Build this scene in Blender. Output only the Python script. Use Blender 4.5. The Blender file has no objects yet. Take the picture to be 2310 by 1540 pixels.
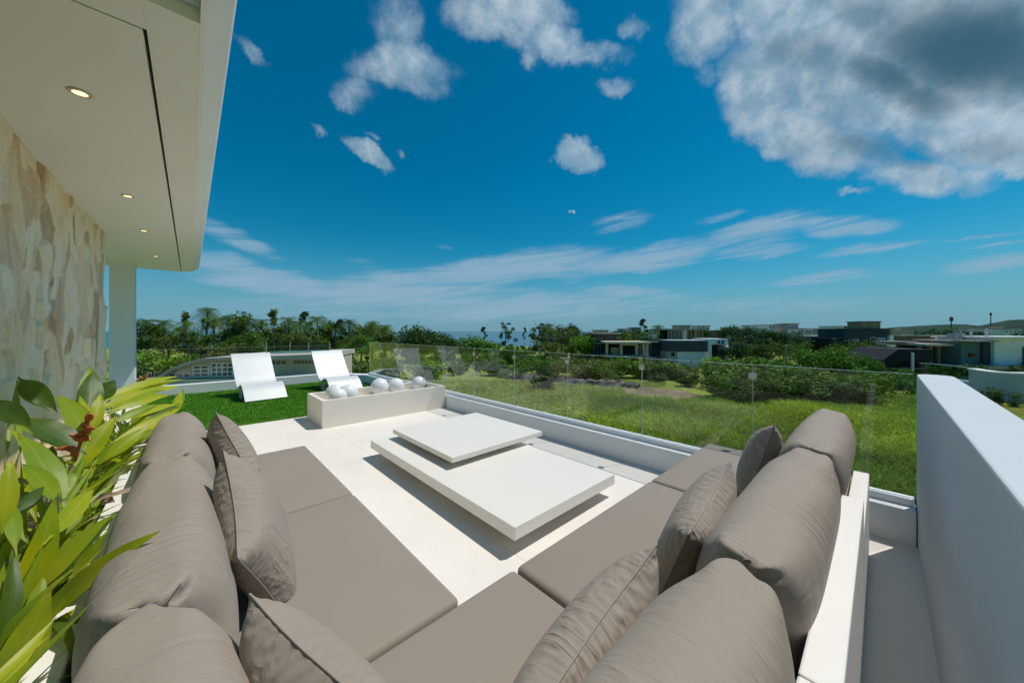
import bpy, bmesh, math, random
import numpy as np
from mathutils import Vector, Matrix, noise as mnoise

R_ = math.radians
C = bpy.context.scene.collection
scene = bpy.context.scene

# ------------------------------------------------------------------ camera
CAM_H = 1.5
HEAD = R_(43)                      # heading, clockwise from +Y (the terrace runs along Y)
cam_data = bpy.data.cameras.new("camera")
cam = bpy.data.objects.new("camera", cam_data)
C.objects.link(cam)
cam.location = (0, 0, CAM_H)
cam.rotation_euler = (R_(90), 0, -HEAD)
cam_data.sensor_width = 36
cam_data.lens = 12.125
cam_data.shift_y = -0.00996
cam_data.clip_start = 0.02
cam_data.clip_end = 80000
scene.camera = cam

# ------------------------------------------------------------------ sky, sun, exposure
SUN_DIR = Vector((0.45, -0.21, 1.0)).normalized()
world = bpy.data.worlds.new("World")
scene.world = world
world.use_nodes = True
wt = world.node_tree
wt.nodes.clear()
CUM = [(1.553, 0.55, 3.729, 0.0, -2.428, -5.313, 2.53), (1.704, 0.418, 8.265, 0.0, -2.796, -5.364, 2.53), (1.379, 0.501, 6.572, -2.851, -6.122, -9.4, 1.725), (1.48, 0.397, 6.432, -1.274, -7.069, -12.628, 1.725), (1.622, 0.291, 9.989, -1.018, -10.408, -19.763, 1.38), (1.72, 0.281, 20.804, 2.156, -1.968, -19.574, 1.38), (1.26, 0.657, 9.391, -2.467, -3.965, -9.992, 1.38), (1.25, 0.561, 25.254, 0.0, -6.761, -27.477, 0.69), (1.55, 0.278, 40.576, 2.63, -13.375, -85.894, 0.862), (0.744, 0.752, 4.568, -0.748, -0.703, -16.128, 1.38), (0.847, 0.703, 5.712, -2.674, -3.531, -17.286, 1.265), (0.802, 0.662, 25.789, 7.247, 1.904, -22.417, 0.69), (0.996, 0.675, 8.272, 0.0, -3.572, -29.242, 0.69), (1.044, 0.605, 15.437, 0.0, -5.303, -37.542, 0.632), (1.102, 0.713, 22.061, 0.0, -6.565, -36.224, 0.575), (0.422, 0.71, 10.217, 0.0, 2.005, -11.914, 0.862), (0.44, 0.631, 6.016, -0.754, 1.448, -15.605, 1.265), (0.505, 0.607, 11.027, 0.0, 3.1, -26.419, 0.69), (0.322, 0.561, 11.312, -13.048, -14.066, -19.16, 0.747), (0.26, 0.481, 30.88, -17.527, -20.514, -69.389, 0.69), (0.36, 0.439, 10.472, -8.104, -15.431, -28.894, 1.265), (0.445, 0.443, 24.233, -39.337, -67.965, -49.964, 0.632), (0.366, 0.48, 28.109, -20.398, -41.608, -97.103, 0.517), (0.95, 0.456, 10.409, -1.803, -5.01, -25.652, 1.495), (0.114, 0.575, 16.257, -11.773, -23.242, -58.463, 0.92), (0.93, 0.326, 160.711, 0.0, -6.913, -125.834, 0.92)]
DARK = [(1.69, 0.444, 6.504, -0.426, -6.977, -10.74, 1.0), (1.606, 0.439, 8.215, -2.749, -20.32, -22.676, 0.8), (1.583, 0.346, 9.623, -1.069, -17.305, -32.345, 0.5), (1.704, 0.298, 15.729, 0.853, -6.823, -26.619, 0.6), (1.547, 0.579, 11.354, 0.0, -12.369, -26.458, 0.45), (1.443, 0.555, 11.931, 0.0, -10.388, -27.992, 0.35)]
CIR = [(0.082, 0.206, 8.22, -2.584, -12.384, -36.906, 0.6), (0.051, 0.144, 11.123, -0.754, 0.175, -24.627, 0.85), (0.166, 0.114, 3.977, -0.586, -3.121, -23.273, 1.0), (0.434, 0.112, 2.874, 0.097, 1.107, -15.346, 1.0), (0.718, 0.174, 2.668, 0.387, 2.557, -18.064, 1.05), (1.09, 0.188, 3.363, 0.515, 2.17, -22.224, 0.95), (1.362, 0.225, 6.114, 1.272, 3.335, -24.244, 0.85), (1.501, 0.219, 8.545, 0.0, -6.892, -34.884, 0.8), (1.553, 0.166, 10.132, 1.0, 2.047, -71.221, 0.65), (1.353, 0.185, 7.681, 0.681, -0.049, -44.183, 0.7), (1.056, 0.294, 9.476, 2.058, 3.393, -29.034, 0.6), (1.289, 0.271, 13.236, 3.159, 9.134, -67.368, 0.5), (1.48, 0.112, 8.243, 0.649, 2.12, -52.528, 0.6), (1.695, 0.11, 13.326, 1.235, 4.798, -41.461, 0.75), (1.708, 0.141, 23.619, 1.918, 11.339, -273.054, 0.7), (1.681, 0.158, 15.697, 0.997, -6.91, -189.768, 0.45), (1.079, 0.105, 5.095, -0.256, -3.404, -37.727, 0.7), (0.744, 0.073, 1.746, 0.0, 0.008, -17.006, 0.8), (0.281, 0.065, 2.968, 0.0, 0.715, -21.908, 0.6), (1.403, 0.058, 2.928, 0.0, -1.267, -28.906, 0.45), (-0.07, 0.054, 55.805, 0.0, 6.654, -114.465, 0.45), (0.355, 0.173, 12.202, -5.246, -13.772, -32.808, 0.4), (0.554, 0.232, 26.969, -2.433, -3.339, -83.419, 0.35)]


class NT:
    """small helper for node graphs"""
    def __init__(s, tree): s.t = tree
    def n(s, kind, **kw):
        nd = s.t.nodes.new(kind)
        for k, v in kw.items():
            if k == 'inp':
                for i, val in v.items(): s.put(nd.inputs[i], val)
            else: setattr(nd, k, v)
        return nd
    def put(s, sock, val):
        if hasattr(val, 'is_output'): s.t.links.new(val, sock)
        else:
            if hasattr(val, '__len__') and sock.type == 'VECTOR': val = tuple(val)[:3]
            sock.default_value = val
    def m(s, op, a, b=None, c=None, clamp=False):
        nd = s.t.nodes.new('ShaderNodeMath'); nd.operation = op; nd.use_clamp = clamp
        for i, v in enumerate((a, b, c)):
            if v is not None: s.put(nd.inputs[i], v)
        return nd.outputs[0]
    def vm(s, op, a, b=None):
        nd = s.t.nodes.new('ShaderNodeVectorMath'); nd.operation = op
        s.put(nd.inputs[0], a)
        if b is not None: s.put(nd.inputs[1], b)
        return nd.outputs['Value'] if op in ('DOT_PRODUCT', 'LENGTH') else nd.outputs['Vector']
    def mix(s, f, a, b, blend='MIX'):
        nd = s.t.nodes.new('ShaderNodeMix'); nd.data_type = 'RGBA'; nd.blend_type = blend
        s.put(nd.inputs['Factor'], f); s.put(nd.inputs['A'], a); s.put(nd.inputs['B'], b)
        return nd.outputs['Result']
    def ramp(s, v, lo, hi, a=0.0, b=1.0, smooth=True):
        nd = s.t.nodes.new('ShaderNodeMapRange'); nd.interpolation_type = 'SMOOTHSTEP' if smooth else 'LINEAR'
        for i, q in enumerate((v, lo, hi, a, b)): s.put(nd.inputs[i], q)
        return nd.outputs[0]
    def noise(s, vec, scale, detail=4, rough=.5, dist=0.0, color=False):
        nd = s.t.nodes.new('ShaderNodeTexNoise')
        s.put(nd.inputs['Vector'], vec); nd.inputs['Scale'].default_value = scale
        nd.inputs['Detail'].default_value = detail; nd.inputs['Roughness'].default_value = rough
        nd.inputs['Distortion'].default_value = dist
        return nd.outputs['Color' if color else 'Fac']

def build_sky():
    g = NT(wt)
    d = g.vm('NORMALIZE', g.n('ShaderNodeTexCoord').outputs['Generated'])
    sep = g.n('ShaderNodeSeparateXYZ', inp={0: d})
    az = g.m('ARCTAN2', sep.outputs[0], sep.outputs[1])
    el = g.m('ARCSINE', sep.outputs[2])
    sky = g.n('ShaderNodeTexSky')
    sky.sky_type = 'NISHITA'; sky.sun_disc = False
    sky.sun_elevation = math.asin(SUN_DIR.z)
    sky.sun_rotation = math.atan2(SUN_DIR.x, SUN_DIR.y)
    sky.air_density = 1.0; sky.dust_density = 0.3; sky.ozone_density = 4.0
    base = g.mix(1.0, sky.outputs[0], SKY_TINT, 'MULTIPLY')
    hs = g.n('ShaderNodeHueSaturation', inp={'Hue': SKY_HUE, 'Saturation': SKY_SAT, 'Value': 1.0, 'Color': base})
    base = hs.outputs[0]
    # warped (azimuth, elevation, 1)
    w1 = g.n('ShaderNodeSeparateColor', inp={0: g.noise(d, 5.0, 11, .66, color=True)})
    def warp(amt):
        a = g.m('MULTIPLY_ADD', w1.outputs[0], amt, g.m('ADD', az, -amt * .5))
        e = g.m('MULTIPLY_ADD', w1.outputs[1], amt, g.m('ADD', el, -amt * .5))
        return g.n('ShaderNodeCombineXYZ', inp={0: a, 1: e, 2: 1.0}).outputs[0]
    def field(table, v):
        acc = None
        for (a0, e0, p, q, r, s_, k) in table:
            u = g.vm('DOT_PRODUCT', v, (p, q, -(p * a0 + q * e0)))
            t = g.vm('DOT_PRODUCT', v, (r, s_, -(r * a0 + s_ * e0)))
            r2 = g.m('MULTIPLY_ADD', t, t, g.m('MULTIPLY', u, u))
            val = g.m('MULTIPLY_ADD', r2, -k, k)
            acc = g.m('MAXIMUM', val, 0.0) if acc is None else g.m('SMOOTH_MAX', acc, val, 0.12)
        return acc
    M = field(CUM, warp(.16))
    D = field(DARK, warp(.09))
    Ci = field(CIR, warp(.05))
    fb = g.noise(d, 9.0, 12, .64, .3)
    fine = g.noise(d, 22.0, 10, .62)
    dens = g.ramp(g.m('ADD', M, g.m('MULTIPLY', g.m('SUBTRACT', fb, .5), 2.3)), .04, 1.45)
    dens = g.m('MULTIPLY', dens, g.ramp(M, .0, .55))
    dens = g.m('MULTIPLY', dens, .95)
    low = g.ramp(el, .0, .30, 1, 0)
    base = g.mix(g.m('MULTIPLY', g.m('MULTIPLY', low, low), .8), base, HORIZON)
    # lit edges and grey thick bellies of the cumulus
    thick = g.ramp(g.m('ADD', D, g.m('MULTIPLY', g.m('SUBTRACT', g.noise(d, 4.0, 5, .5, .3), .5), 1.3)), -.30, 1.15)
    pale = g.mix(g.ramp(g.m('ADD', g.m('MULTIPLY', fine, .5), g.m('MULTIPLY', g.noise(d, 6.5, 6, .55), .5)), .38, .64), CLOUD_MID, CLOUD_LIT)
    cloud = g.mix(thick, pale, CLOUD_DARK)
    # cirrus: streaks stretched along the band
    st = g.n('ShaderNodeCombineXYZ', inp={0: g.m('MULTIPLY', az, 1.6), 1: g.m('MULTIPLY_ADD', az, -1.6, g.m('MULTIPLY', el, 17.0)), 2: 0.0}).outputs[0]
    sn = g.noise(st, 2.6, 9, .6, .8)
    cd = g.ramp(g.m('ADD', Ci, g.m('MULTIPLY', g.m('SUBTRACT', sn, .5), 2.0)), .02, 1.05)
    cd = g.m('MULTIPLY', cd, g.ramp(Ci, .0, .50))
    out = g.mix(g.m('MULTIPLY', cd, .92), base, CIRRUS)
    out = g.mix(dens, out, cloud)
    bg = g.n('ShaderNodeBackground', inp={'Color': out, 'Strength': SKY_STRENGTH})
    g.t.links.new(bg.outputs[0], g.n('ShaderNodeOutputWorld').inputs[0])

SKY_STRENGTH = 0.1
SKY_TINT = (0.27, 0.76, 0.80, 1)
SKY_HUE, SKY_SAT = 0.5, 1.12
CLOUD_LIT = (5.6, 6.6, 7.5, 1)
CLOUD_MID = (2.3, 3.8, 5.1, 1)
CLOUD_DARK = (0.45, 1.2, 1.7, 1)
HORIZON = (1.8, 3.2, 4.5, 1)
CIRRUS = (2.6, 4.2, 5.6, 1)
build_sky()

sun_data = bpy.data.lights.new("sun", 'SUN')
sun_data.energy = 3.6
sun_data.angle = R_(0.55)
sun_data.color = (1.0, 0.95, 0.88)
sun = bpy.data.objects.new("sun", sun_data)
C.objects.link(sun)
sun.rotation_euler = SUN_DIR.to_track_quat('Z', 'Y').to_euler()
sun.location = (10, -10, 60)

vs = scene.view_settings
vs.view_transform = 'Standard'; vs.look = 'None'; vs.exposure = 0.0; vs.gamma = 1.0
vs.use_curve_mapping = False
scene.cycles.use_denoising = True
try: scene.cycles.denoiser = 'OPENIMAGEDENOISE'
except Exception: pass
scene.cycles.max_bounces = 8
scene.cycles.transparent_max_bounces = 16
scene.cycles.sample_clamp_indirect = 6.0
random.seed(11)
RNG = np.random.default_rng(5)

# ------------------------------------------------------------------ object helpers
def tag(o, label=None, cat=None, group=None, kind=None):
    if label: o['label'] = label
    if cat: o['category'] = cat
    if group: o['group'] = group
    if kind: o['kind'] = kind
    return o

def empty(name, loc=(0, 0, 0), rz=0.0, label=None, cat=None, group=None):
    o = bpy.data.objects.new(name, None)
    o.empty_display_size = .2
    o.location = loc; o.rotation_euler = (0, 0, rz)
    C.objects.link(o)
    return tag(o, label, cat, group)

def link_mesh(name, me, mat=None, parent=None, smooth=None):
    o = bpy.data.objects.new(name, me)
    if mat is not None:
        for m in (mat if isinstance(mat, (list, tuple)) else [mat]): me.materials.append(m)
    C.objects.link(o)
    if parent is not None: o.parent = parent
    if smooth is not None:
        me.polygons.foreach_set('use_smooth', [smooth] * len(me.polygons))
    return o

class MB:
    """collects shapes, builds one mesh object"""
    def __init__(s): s.bm = bmesh.new()
    def box(s, x0, x1, y0, y1, z0, z1, bevel=0.0, seg=2):
        bm = s.bm
        r = bmesh.ops.create_cube(bm, size=1.0)
        vs_ = r['verts']
        for v in vs_:
            v.co = Vector(((x0 + x1) / 2 + v.co.x * (x1 - x0), (y0 + y1) / 2 + v.co.y * (y1 - y0), (z0 + z1) / 2 + v.co.z * (z1 - z0)))
        if bevel:
            es = list({e for v in vs_ for e in v.link_edges})
            bmesh.ops.bevel(bm, geom=es, offset=bevel, segments=seg, profile=.5, affect='EDGES')
        return s
    def prism(s, pts, z0, z1):
        bm = s.bm
        lo = [bm.verts.new((p[0], p[1], z0)) for p in pts]; hi = [bm.verts.new((p[0], p[1], z1)) for p in pts]
        n = len(pts)
        fs = [bm.faces.new(lo[::-1]), bm.faces.new(hi)]
        for i in range(n): fs.append(bm.faces.new((lo[i], lo[(i + 1) % n], hi[(i + 1) % n], hi[i])))
        bmesh.ops.recalc_face_normals(bm, faces=fs)
        return s
    def extrude_xz(s, prof, y0, y1):
        """profile in x,z extruded along y"""
        bm = s.bm
        a = [bm.verts.new((p[0], y0, p[1])) for p in prof]; b = [bm.verts.new((p[0], y1, p[1])) for p in prof]
        n = len(prof); fs = [bm.faces.new(a), bm.faces.new(b[::-1])]
        for i in range(n): fs.append(bm.faces.new((a[i], b[i], b[(i + 1) % n], a[(i + 1) % n])))
        bmesh.ops.recalc_face_normals(bm, faces=fs)
        return s
    def tube(s, pts, radii, seg=8, cap=True):
        bm = s.bm; rings = []
        pts = [Vector(p) for p in pts]
        if not hasattr(radii, '__len__'): radii = [radii] * len(pts)
        for i, p in enumerate(pts):
            t = (pts[min(i + 1, len(pts) - 1)] - pts[max(i - 1, 0)]).normalized()
            a = t.cross(Vector((0.3, 0.2, 1) if abs(t.z) < .9 else (1, 0.1, 0))).normalized(); b = t.cross(a)
            rings.append([bm.verts.new(p + (a * math.cos(k * 2 * math.pi / seg) + b * math.sin(k * 2 * math.pi / seg)) * radii[i]) for k in range(seg)])
        for i in range(len(rings) - 1):
            for k in range(seg):
                bm.faces.new((rings[i][k], rings[i][(k + 1) % seg], rings[i + 1][(k + 1) % seg], rings[i + 1][k]))
        if cap:
            bm.faces.new(rings[0][::-1]); bm.faces.new(rings[-1])
        return s
    def lathe(s, prof, seg=24, c=(0, 0, 0)):
        bm = s.bm; rings = []
        for r, z in prof:
            if r < 1e-6: rings.append([bm.verts.new((c[0], c[1], c[2] + z))])
            else: rings.append([bm.verts.new((c[0] + r * math.cos(k * 2 * math.pi / seg), c[1] + r * math.sin(k * 2 * math.pi / seg), c[2] + z)) for k in range(seg)])
        for a, b in zip(rings[:-1], rings[1:]):
            for k in range(seg):
                k2 = (k + 1) % seg
                if len(a) == 1 and len(b) == 1: continue
                if len(a) == 1: bm.faces.new((a[0], b[k2], b[k]))
                elif len(b) == 1: bm.faces.new((a[k], a[k2], b[0]))
                else: bm.faces.new((a[k], a[k2], b[k2], b[k]))
        return s
    def quad(s, a, b, c, d):
        v = [s.bm.verts.new(q) for q in (a, b, c, d)]; s.bm.faces.new(v); return s
    def build(s, name, mat=None, parent=None, smooth=False):
        me = bpy.data.meshes.new(name)
        s.bm.normal_update(); s.bm.to_mesh(me); s.bm.free()
        o = link_mesh(name, me, mat, parent)
        if smooth:
            me.polygons.foreach_set('use_smooth', [True] * len(me.polygons))
            if smooth == 'auto':
                try: me.set_sharp_from_angle(angle=R_(35))
                except Exception: pass
        return o

def raw_mesh(name, verts, quads, mats=None, parent=None, smooth=False, tris=False):
    """fast mesh from numpy arrays"""
    k = 3 if tris else 4
    me = bpy.data.meshes.new(name)
    me.vertices.add(len(verts)); me.vertices.foreach_set('co', np.asarray(verts, np.float32).ravel())
    nq = len(quads)
    me.loops.add(nq * k); me.loops.foreach_set('vertex_index', np.asarray(quads, np.int32).ravel())
    me.polygons.add(nq)
    me.polygons.foreach_set('loop_start', np.arange(0, nq * k, k, dtype=np.int32))
    me.polygons.foreach_set('loop_total', np.full(nq, k, np.int32))
    me.update(calc_edges=True); me.validate()
    return link_mesh(name, me, mats, parent, smooth)

def children(o): return [c for c in bpy.data.objects if c.parent == o]
def copy_tree(o, parent=None, kids=None):
    c = o.copy(); C.objects.link(c)
    if parent is not None: c.parent = parent
    for ch in (KIDS.get(o.name) or children(o)):
        copy_tree(ch, c)
    return c
KIDS = {}

# ------------------------------------------------------------------ materials
def mat(name, col, rough=.6, var=0.0, vscale=3.0, bump=0.0, bscale=60.0, spec=.5, metal=0.0, stretch=None, island=0.0, objvar=0.0, sheen=0.0, var2=None, translucent=0.0, coat=0.0, bdetail=6):
    m = bpy.data.materials.new(name); m.use_nodes = True
    g = NT(m.node_tree); b = m.node_tree.nodes['Principled BSDF']
    b.inputs['Roughness'].default_value = rough; b.inputs['Metallic'].default_value = metal
    b.inputs['Specular IOR Level'].default_value = spec
    if sheen: b.inputs['Sheen Weight'].default_value = sheen
    if coat: b.inputs['Coat Weight'].default_value = coat
    vec = g.n('ShaderNodeTexCoord').outputs['Object']
    if stretch: vec = g.n('ShaderNodeMapping', inp={0: vec, 3: stretch}).outputs[0]
    c = (*col, 1)
    if var or island or objvar:
        f = g.ramp(g.noise(vec, vscale, 6, .6), .3, .7, 1 - var, 1 + var, smooth=False)
        if island:
            f = g.m('MULTIPLY', f, g.ramp(g.n('ShaderNodeNewGeometry').outputs['Random Per Island'], 0, 1, 1 - island, 1 + island, smooth=False))
        if objvar:
            f = g.m('MULTIPLY', f, g.ramp(g.n('ShaderNodeObjectInfo').outputs['Random'], 0, 1, 1 - objvar, 1 + objvar, smooth=False))
        src = c
        if var2:
            src = g.mix(g.ramp(g.noise(vec, vscale * .45, 4, .55), .4, .62), c, (*var2, 1))
        sc = g.vm('SCALE', src); sc.node.inputs['Scale'].default_value = 1
        g.t.links.new(f, sc.node.inputs['Scale'])
        g.t.links.new(sc, b.inputs['Base Color'])
        c = sc
    else: b.inputs['Base Color'].default_value = c
    if bump:
        bn = g.n('ShaderNodeBump', inp={'Strength': bump, 'Distance': .02, 'Height': g.noise(vec, bscale, bdetail, .6)})
        g.t.links.new(bn.outputs[0], b.inputs['Normal'])
    if translucent:
        tr = g.n('ShaderNodeBsdfTranslucent'); g.put(tr.inputs[0], c)
        mx = g.n('ShaderNodeMixShader', inp={0: translucent, 1: b.outputs[0], 2: tr.outputs[0]})
        g.t.links.new(mx.outputs[0], m.node_tree.nodes['Material Output'].inputs[0])
    return m

def crease_mat(name, col, tube):
    """fabric with gathered creases; 'cloth' holds each cushion's own coordinates"""
    m = mat(name, col, .68, .04, 4.0, 0, 900, .28, sheen=.05)
    g = NT(m.node_tree); b = m.node_tree.nodes['Principled BSDF']
    v = g.n('ShaderNodeAttribute', attribute_name='cloth').outputs['Vector']
    if tube: lay = [((1.0, .16, .16), 14, .9, 1.15), ((1.0, .30, .30), 30, 1.2, .28), ((.5, .5, 1.0), 9, .6, .35)]
    else: lay = [((1.0, .22, .22), 18, 1.0, .8), ((.22, .22, 1.0), 18, 1.0, .8), ((.7, .7, 1.0), 9, .8, .5)]
    h = None
    for i, (st, sc, ds, w) in enumerate(lay):
        n = g.noise(g.n('ShaderNodeMapping', inp={0: v, 3: st}).outputs[0], sc, 2.5, .45, ds)
        r = g.m('SUBTRACT', 1.0, g.m('MULTIPLY', g.m('ABSOLUTE', g.m('SUBTRACT', n, .5)), 5.0), clamp=True)
        r = g.m('POWER', r, 2.0)
        k = g.ramp(g.noise(v, 3.2 + i * .9, 2, .5), .40, .62)
        r = g.m('MULTIPLY', g.m('MULTIPLY', r, k), w)
        h = r if h is None else g.m('ADD', h, r)
    b1 = g.n('ShaderNodeBump', inp={'Strength': .45, 'Distance': .010, 'Height': h})
    wv = g.noise(g.n('ShaderNodeTexCoord').outputs['Object'], 900, 2, .5)
    b2 = g.n('ShaderNodeBump', inp={'Strength': .08, 'Distance': .01, 'Height': wv, 'Normal': b1.outputs[0]})
    g.t.links.new(b2.outputs[0], b.inputs['Normal'])
    return m

def glass_mat(name, tint, refl=1.0):
    """thin clear pane: reflection by angle on the outer faces, the rest passes straight through"""
    m = bpy.data.materials.new(name); m.use_nodes = True
    g = NT(m.node_tree); m.node_tree.nodes.remove(m.node_tree.nodes['Principled BSDF'])
    geo = g.n('ShaderNodeNewGeometry')
    c = g.m('ABSOLUTE', g.vm('DOT_PRODUCT', geo.outputs['Incoming'], geo.outputs['Normal']))
    f = g.m('MULTIPLY_ADD', g.m('POWER', g.m('SUBTRACT', 1.0, c), 4.0), 1.0, .028)
    f = g.m('MULTIPLY', g.m('MULTIPLY', f, refl), g.m('SUBTRACT', 1.0, geo.outputs['Backfacing']), clamp=True)
    tr = g.n('ShaderNodeBsdfTransparent', inp={0: (*tint, 1)})
    gl = g.n('ShaderNodeBsdfGlossy', inp={0: (1, 1, 1, 1), 'Roughness': 0.0})
    mx = g.n('ShaderNodeMixShader', inp={0: f, 1: tr.outputs[0], 2: gl.outputs[0]})
    g.t.links.new(mx.outputs[0], m.node_tree.nodes['Material Output'].inputs[0])
    return m

def floor_mat():
    """cream micro-cement: trowel marks, faint stains, thin cut joints"""
    m = mat('cream_microcement', (.79, .735, .67), .62, .03, 1.3, .04, 90, .3)
    g = NT(m.node_tree); b = m.node_tree.nodes['Principled BSDF']
    v = g.n('ShaderNodeTexCoord').outputs['Object']; sp = g.n('ShaderNodeSeparateXYZ', inp={0: v})
    tr = g.ramp(g.noise(v, 1.1, 8, .66, .7), .35, .68, .945, 1.02)
    st = g.ramp(g.noise(v, 3.3, 9, .7, .4), .60, .76, 1.0, .93)
    def line(c, off, per):
        q = g.m('ABSOLUTE', g.m('SUBTRACT', g.m('MODULO', g.m('ADD', c, off), per), per / 2))
        return g.ramp(q, .0022, .0045, .74, 1.0)
    k = g.m('MULTIPLY', g.m('MULTIPLY', tr, st), g.m('MULTIPLY', line(sp.outputs[0], 8.55, 2.9), line(sp.outputs[1], 8.95, 2.9)))
    sc = g.vm('SCALE', (.79, .735, .67)); g.t.links.new(k, sc.node.inputs['Scale']); g.t.links.new(sc, b.inputs['Base Color'])
    return m

M = {
 'floor': floor_mat(),
 'white': mat('white_paint', (.80, .80, .79), .5, .02, 1.5, .03, 120, .35),
 'render': mat('white_render', (.76, .78, .79), .7, .03, .8, .05, 140, .25),
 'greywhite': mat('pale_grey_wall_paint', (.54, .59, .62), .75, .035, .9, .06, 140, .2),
 'soffit': mat('soffit_paint', (.80, .78, .72), .6, .015, .7, 0, 60, .3),
 'soffit_skylit': mat('soffit_skylit_tint', (.62, .74, .84), .5, .02, .7, 0, 60, .3),  # blue of the sky light put into the colour
 'gap': mat('shadow_gap', (.03, .03, .03), .8),
 'stone_table': mat('cream_tabletop', (.775, .735, .665), .42, .015, 2.0, .015, 150, .4),
 'cream': mat('cream_render', (.80, .735, .645), .6, .025, 1.6, .03, 110, .3),
 'taupe': mat('taupe_cushion_fabric', (.265, .225, .19), .68, .04, 4.0, .10, 900, .28, sheen=.05),
 'taupe_seat': mat('taupe_seat_fabric', (.285, .238, .194), .66, .035, 1.6, .08, 900, .28, sheen=.05),
 'seam': mat('taupe_piping', (.30, .26, .22), .7),
 'ball': mat('white_ceramic_ball', (.74, .75, .75), .45, .02, 5, .02, 90, .4),
 'lounger': mat('white_fibreglass', (.60, .625, .63), .38, .02, 2, 0, 60, .45),
 'lounger_dark': mat('lounger_support', (.35, .36, .36), .5, .1, 8),
 'turf': mat('artificial_turf_base', (.055, .165, .008), .85, .25, 6, .5, 220, .2),
 'turf_blade': mat('artificial_turf_blades', (.085, .265, .008), .7, .2, 2.2, island=.3, spec=.3),
 'channel': mat('white_aluminium_channel', (.80, .83, .85), .35, .02, 3, metal=0.0, spec=.5),
 'steel': mat('brushed_steel', (.55, .56, .56), .3, .05, 20, metal=1.0),
 'glass': glass_mat('balustrade_glass', (.975, .985, .98), 1.6),
 'glass_edge': mat('glass_edge', (.55, .68, .62), .25, spec=.6),
 'soil': mat('planter_soil', (.05, .035, .025), .95, .3, 12, .5, 40, .1),
}
M['taupe'] = crease_mat('taupe_pillow_fabric', (.305, .255, .207), False)
M['taupe_tube'] = crease_mat('taupe_back_cushion_fabric', (.305, .255, .207), True)

# ================================================================== THE TERRACE
GROUND = -6.5
def rounded_rect(x0, x1, y0, y1, r, n=6):
    pts = []
    for cx, cy, a0 in ((x1 - r, y1 - r, 0), (x0 + r, y1 - r, 90), (x0 + r, y0 + r, 180), (x1 - r, y0 + r, 270)):
        for k in range(n + 1):
            a = R_(a0 + 90 * k / n); pts.append((cx + r * math.cos(a), cy + r * math.sin(a)))
    return pts

# floor slab, turf carpet, villa below
o = MB().box(-2.6, 3.97, -0.36, 11.42, -.35, 0).build('terrace_floor', M['floor']); o['kind'] = 'structure'
o = MB().box(-2.3, 3.8, -.2, 11.2, GROUND - .2, -.353).build('villa_storey_wall', M['render']); o['kind'] = 'structure'
TX0, TX1, TY0, TY1 = -.70, 3.676, 6.99, 11.19
o = MB().prism([(TX0, TY0), (TX1, TY0 - .12), (TX1, 10.12), (3.0, 11.03), (2.9, TY1), (TX0, TY1)], .003, .018).build('artificial_turf', M['turf']); o['kind'] = 'structure'
# short blades of the carpet
nb = 60000
bx = RNG.uniform(TX0, TX1, nb); by = RNG.uniform(TY0 - .10, TY1, nb)
keep = (by > TY0 - .12 * (bx - TX0) / (TX1 - TX0)) & ((bx - 3.0) * .91 + (by - 11.03) * .68 < .0)
keep |= (bx < 2.9) & (by > TY0)
bx, by = bx[keep], by[keep]; nb = len(bx)
ang = RNG.uniform(0, 6.283, nb); ln = RNG.uniform(.018, .034, nb); lean = RNG.normal(0, .012, (nb, 2)); wd = .006
v = np.zeros((nb, 3, 3))
v[:, 0] = np.stack([bx - wd * np.cos(ang), by - wd * np.sin(ang), np.full(nb, .016)], 1)
v[:, 1] = np.stack([bx + wd * np.cos(ang), by + wd * np.sin(ang), np.full(nb, .016)], 1)
v[:, 2] = np.stack([bx + lean[:, 0], by + lean[:, 1], .016 + ln], 1)
o = raw_mesh('turf_grass', v.reshape(-1, 3), np.arange(nb * 3).reshape(-1, 3), [M['turf_blade']], tris=True); o['kind'] = 'stuff'

# kerb under the glass, one object per run
KERB_X = 3.68
def kerb(name, pts, label):
    o = MB().prism(pts, -.003, .246).build(name, M['render'])
    bv = o.modifiers.new('edge', 'BEVEL'); bv.width = .008; bv.segments = 2; bv.limit_method = 'ANGLE'
    tag(o, label, 'parapet'); return o
kerb('parapet', [(3.68, -.165), (3.96, -.165), (3.96, 10.25), (3.15, 11.34), (3.0, 11.03), (3.68, 10.12)], 'low white kerb under the long glass balustrade beside the coffee table')
kerb('parapet', [(-1.6, 11.2), (2.92, 11.2), (2.996, 11.035), (3.146, 11.345), (3.05, 11.42), (-1.6, 11.42)], 'low white parapet behind the two loungers and the turf')

# balustrade: glass panes in a channel, clips at the joints
bal = empty('glass_balustrade', (3.80, 4.5, .246), 0, 'frameless clear glass balustrade between the coffee table and the field', 'balustrade')
GX = 3.80
def loc(o, root): o.parent = root; o.matrix_parent_inverse = root.matrix_basis.inverted(); return o
joints = [-.155, .815, 1.885, 2.955, 4.025, 5.095, 6.165, 7.235, 8.305, 9.375, 10.15]
for a, b in zip(joints[:-1], joints[1:]):
    p = MB().box(GX, GX + .010, a + .004, b - .004, .252, 1.19).build('glass_panel', M['glass'])
    loc(p, bal)
    e = MB().box(GX - .0005, GX + .0105, a + .004, b - .004, 1.1905, 1.193).build('polished_edge', M['glass_edge'])
    e.parent = p
    s = MB().box(GX + .001, GX + .009, b - .0038, b - .001, .252, 1.19).build('side_edge', M['glass_edge']); s.parent = p
ch = MB().box(GX - .035, GX - .006, -.16, 10.15, .247, .30, .003).box(GX + .016, GX + .045, -.16, 10.15, .247, .30, .003).build('base_channel', M['channel']); loc(ch, bal)
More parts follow.
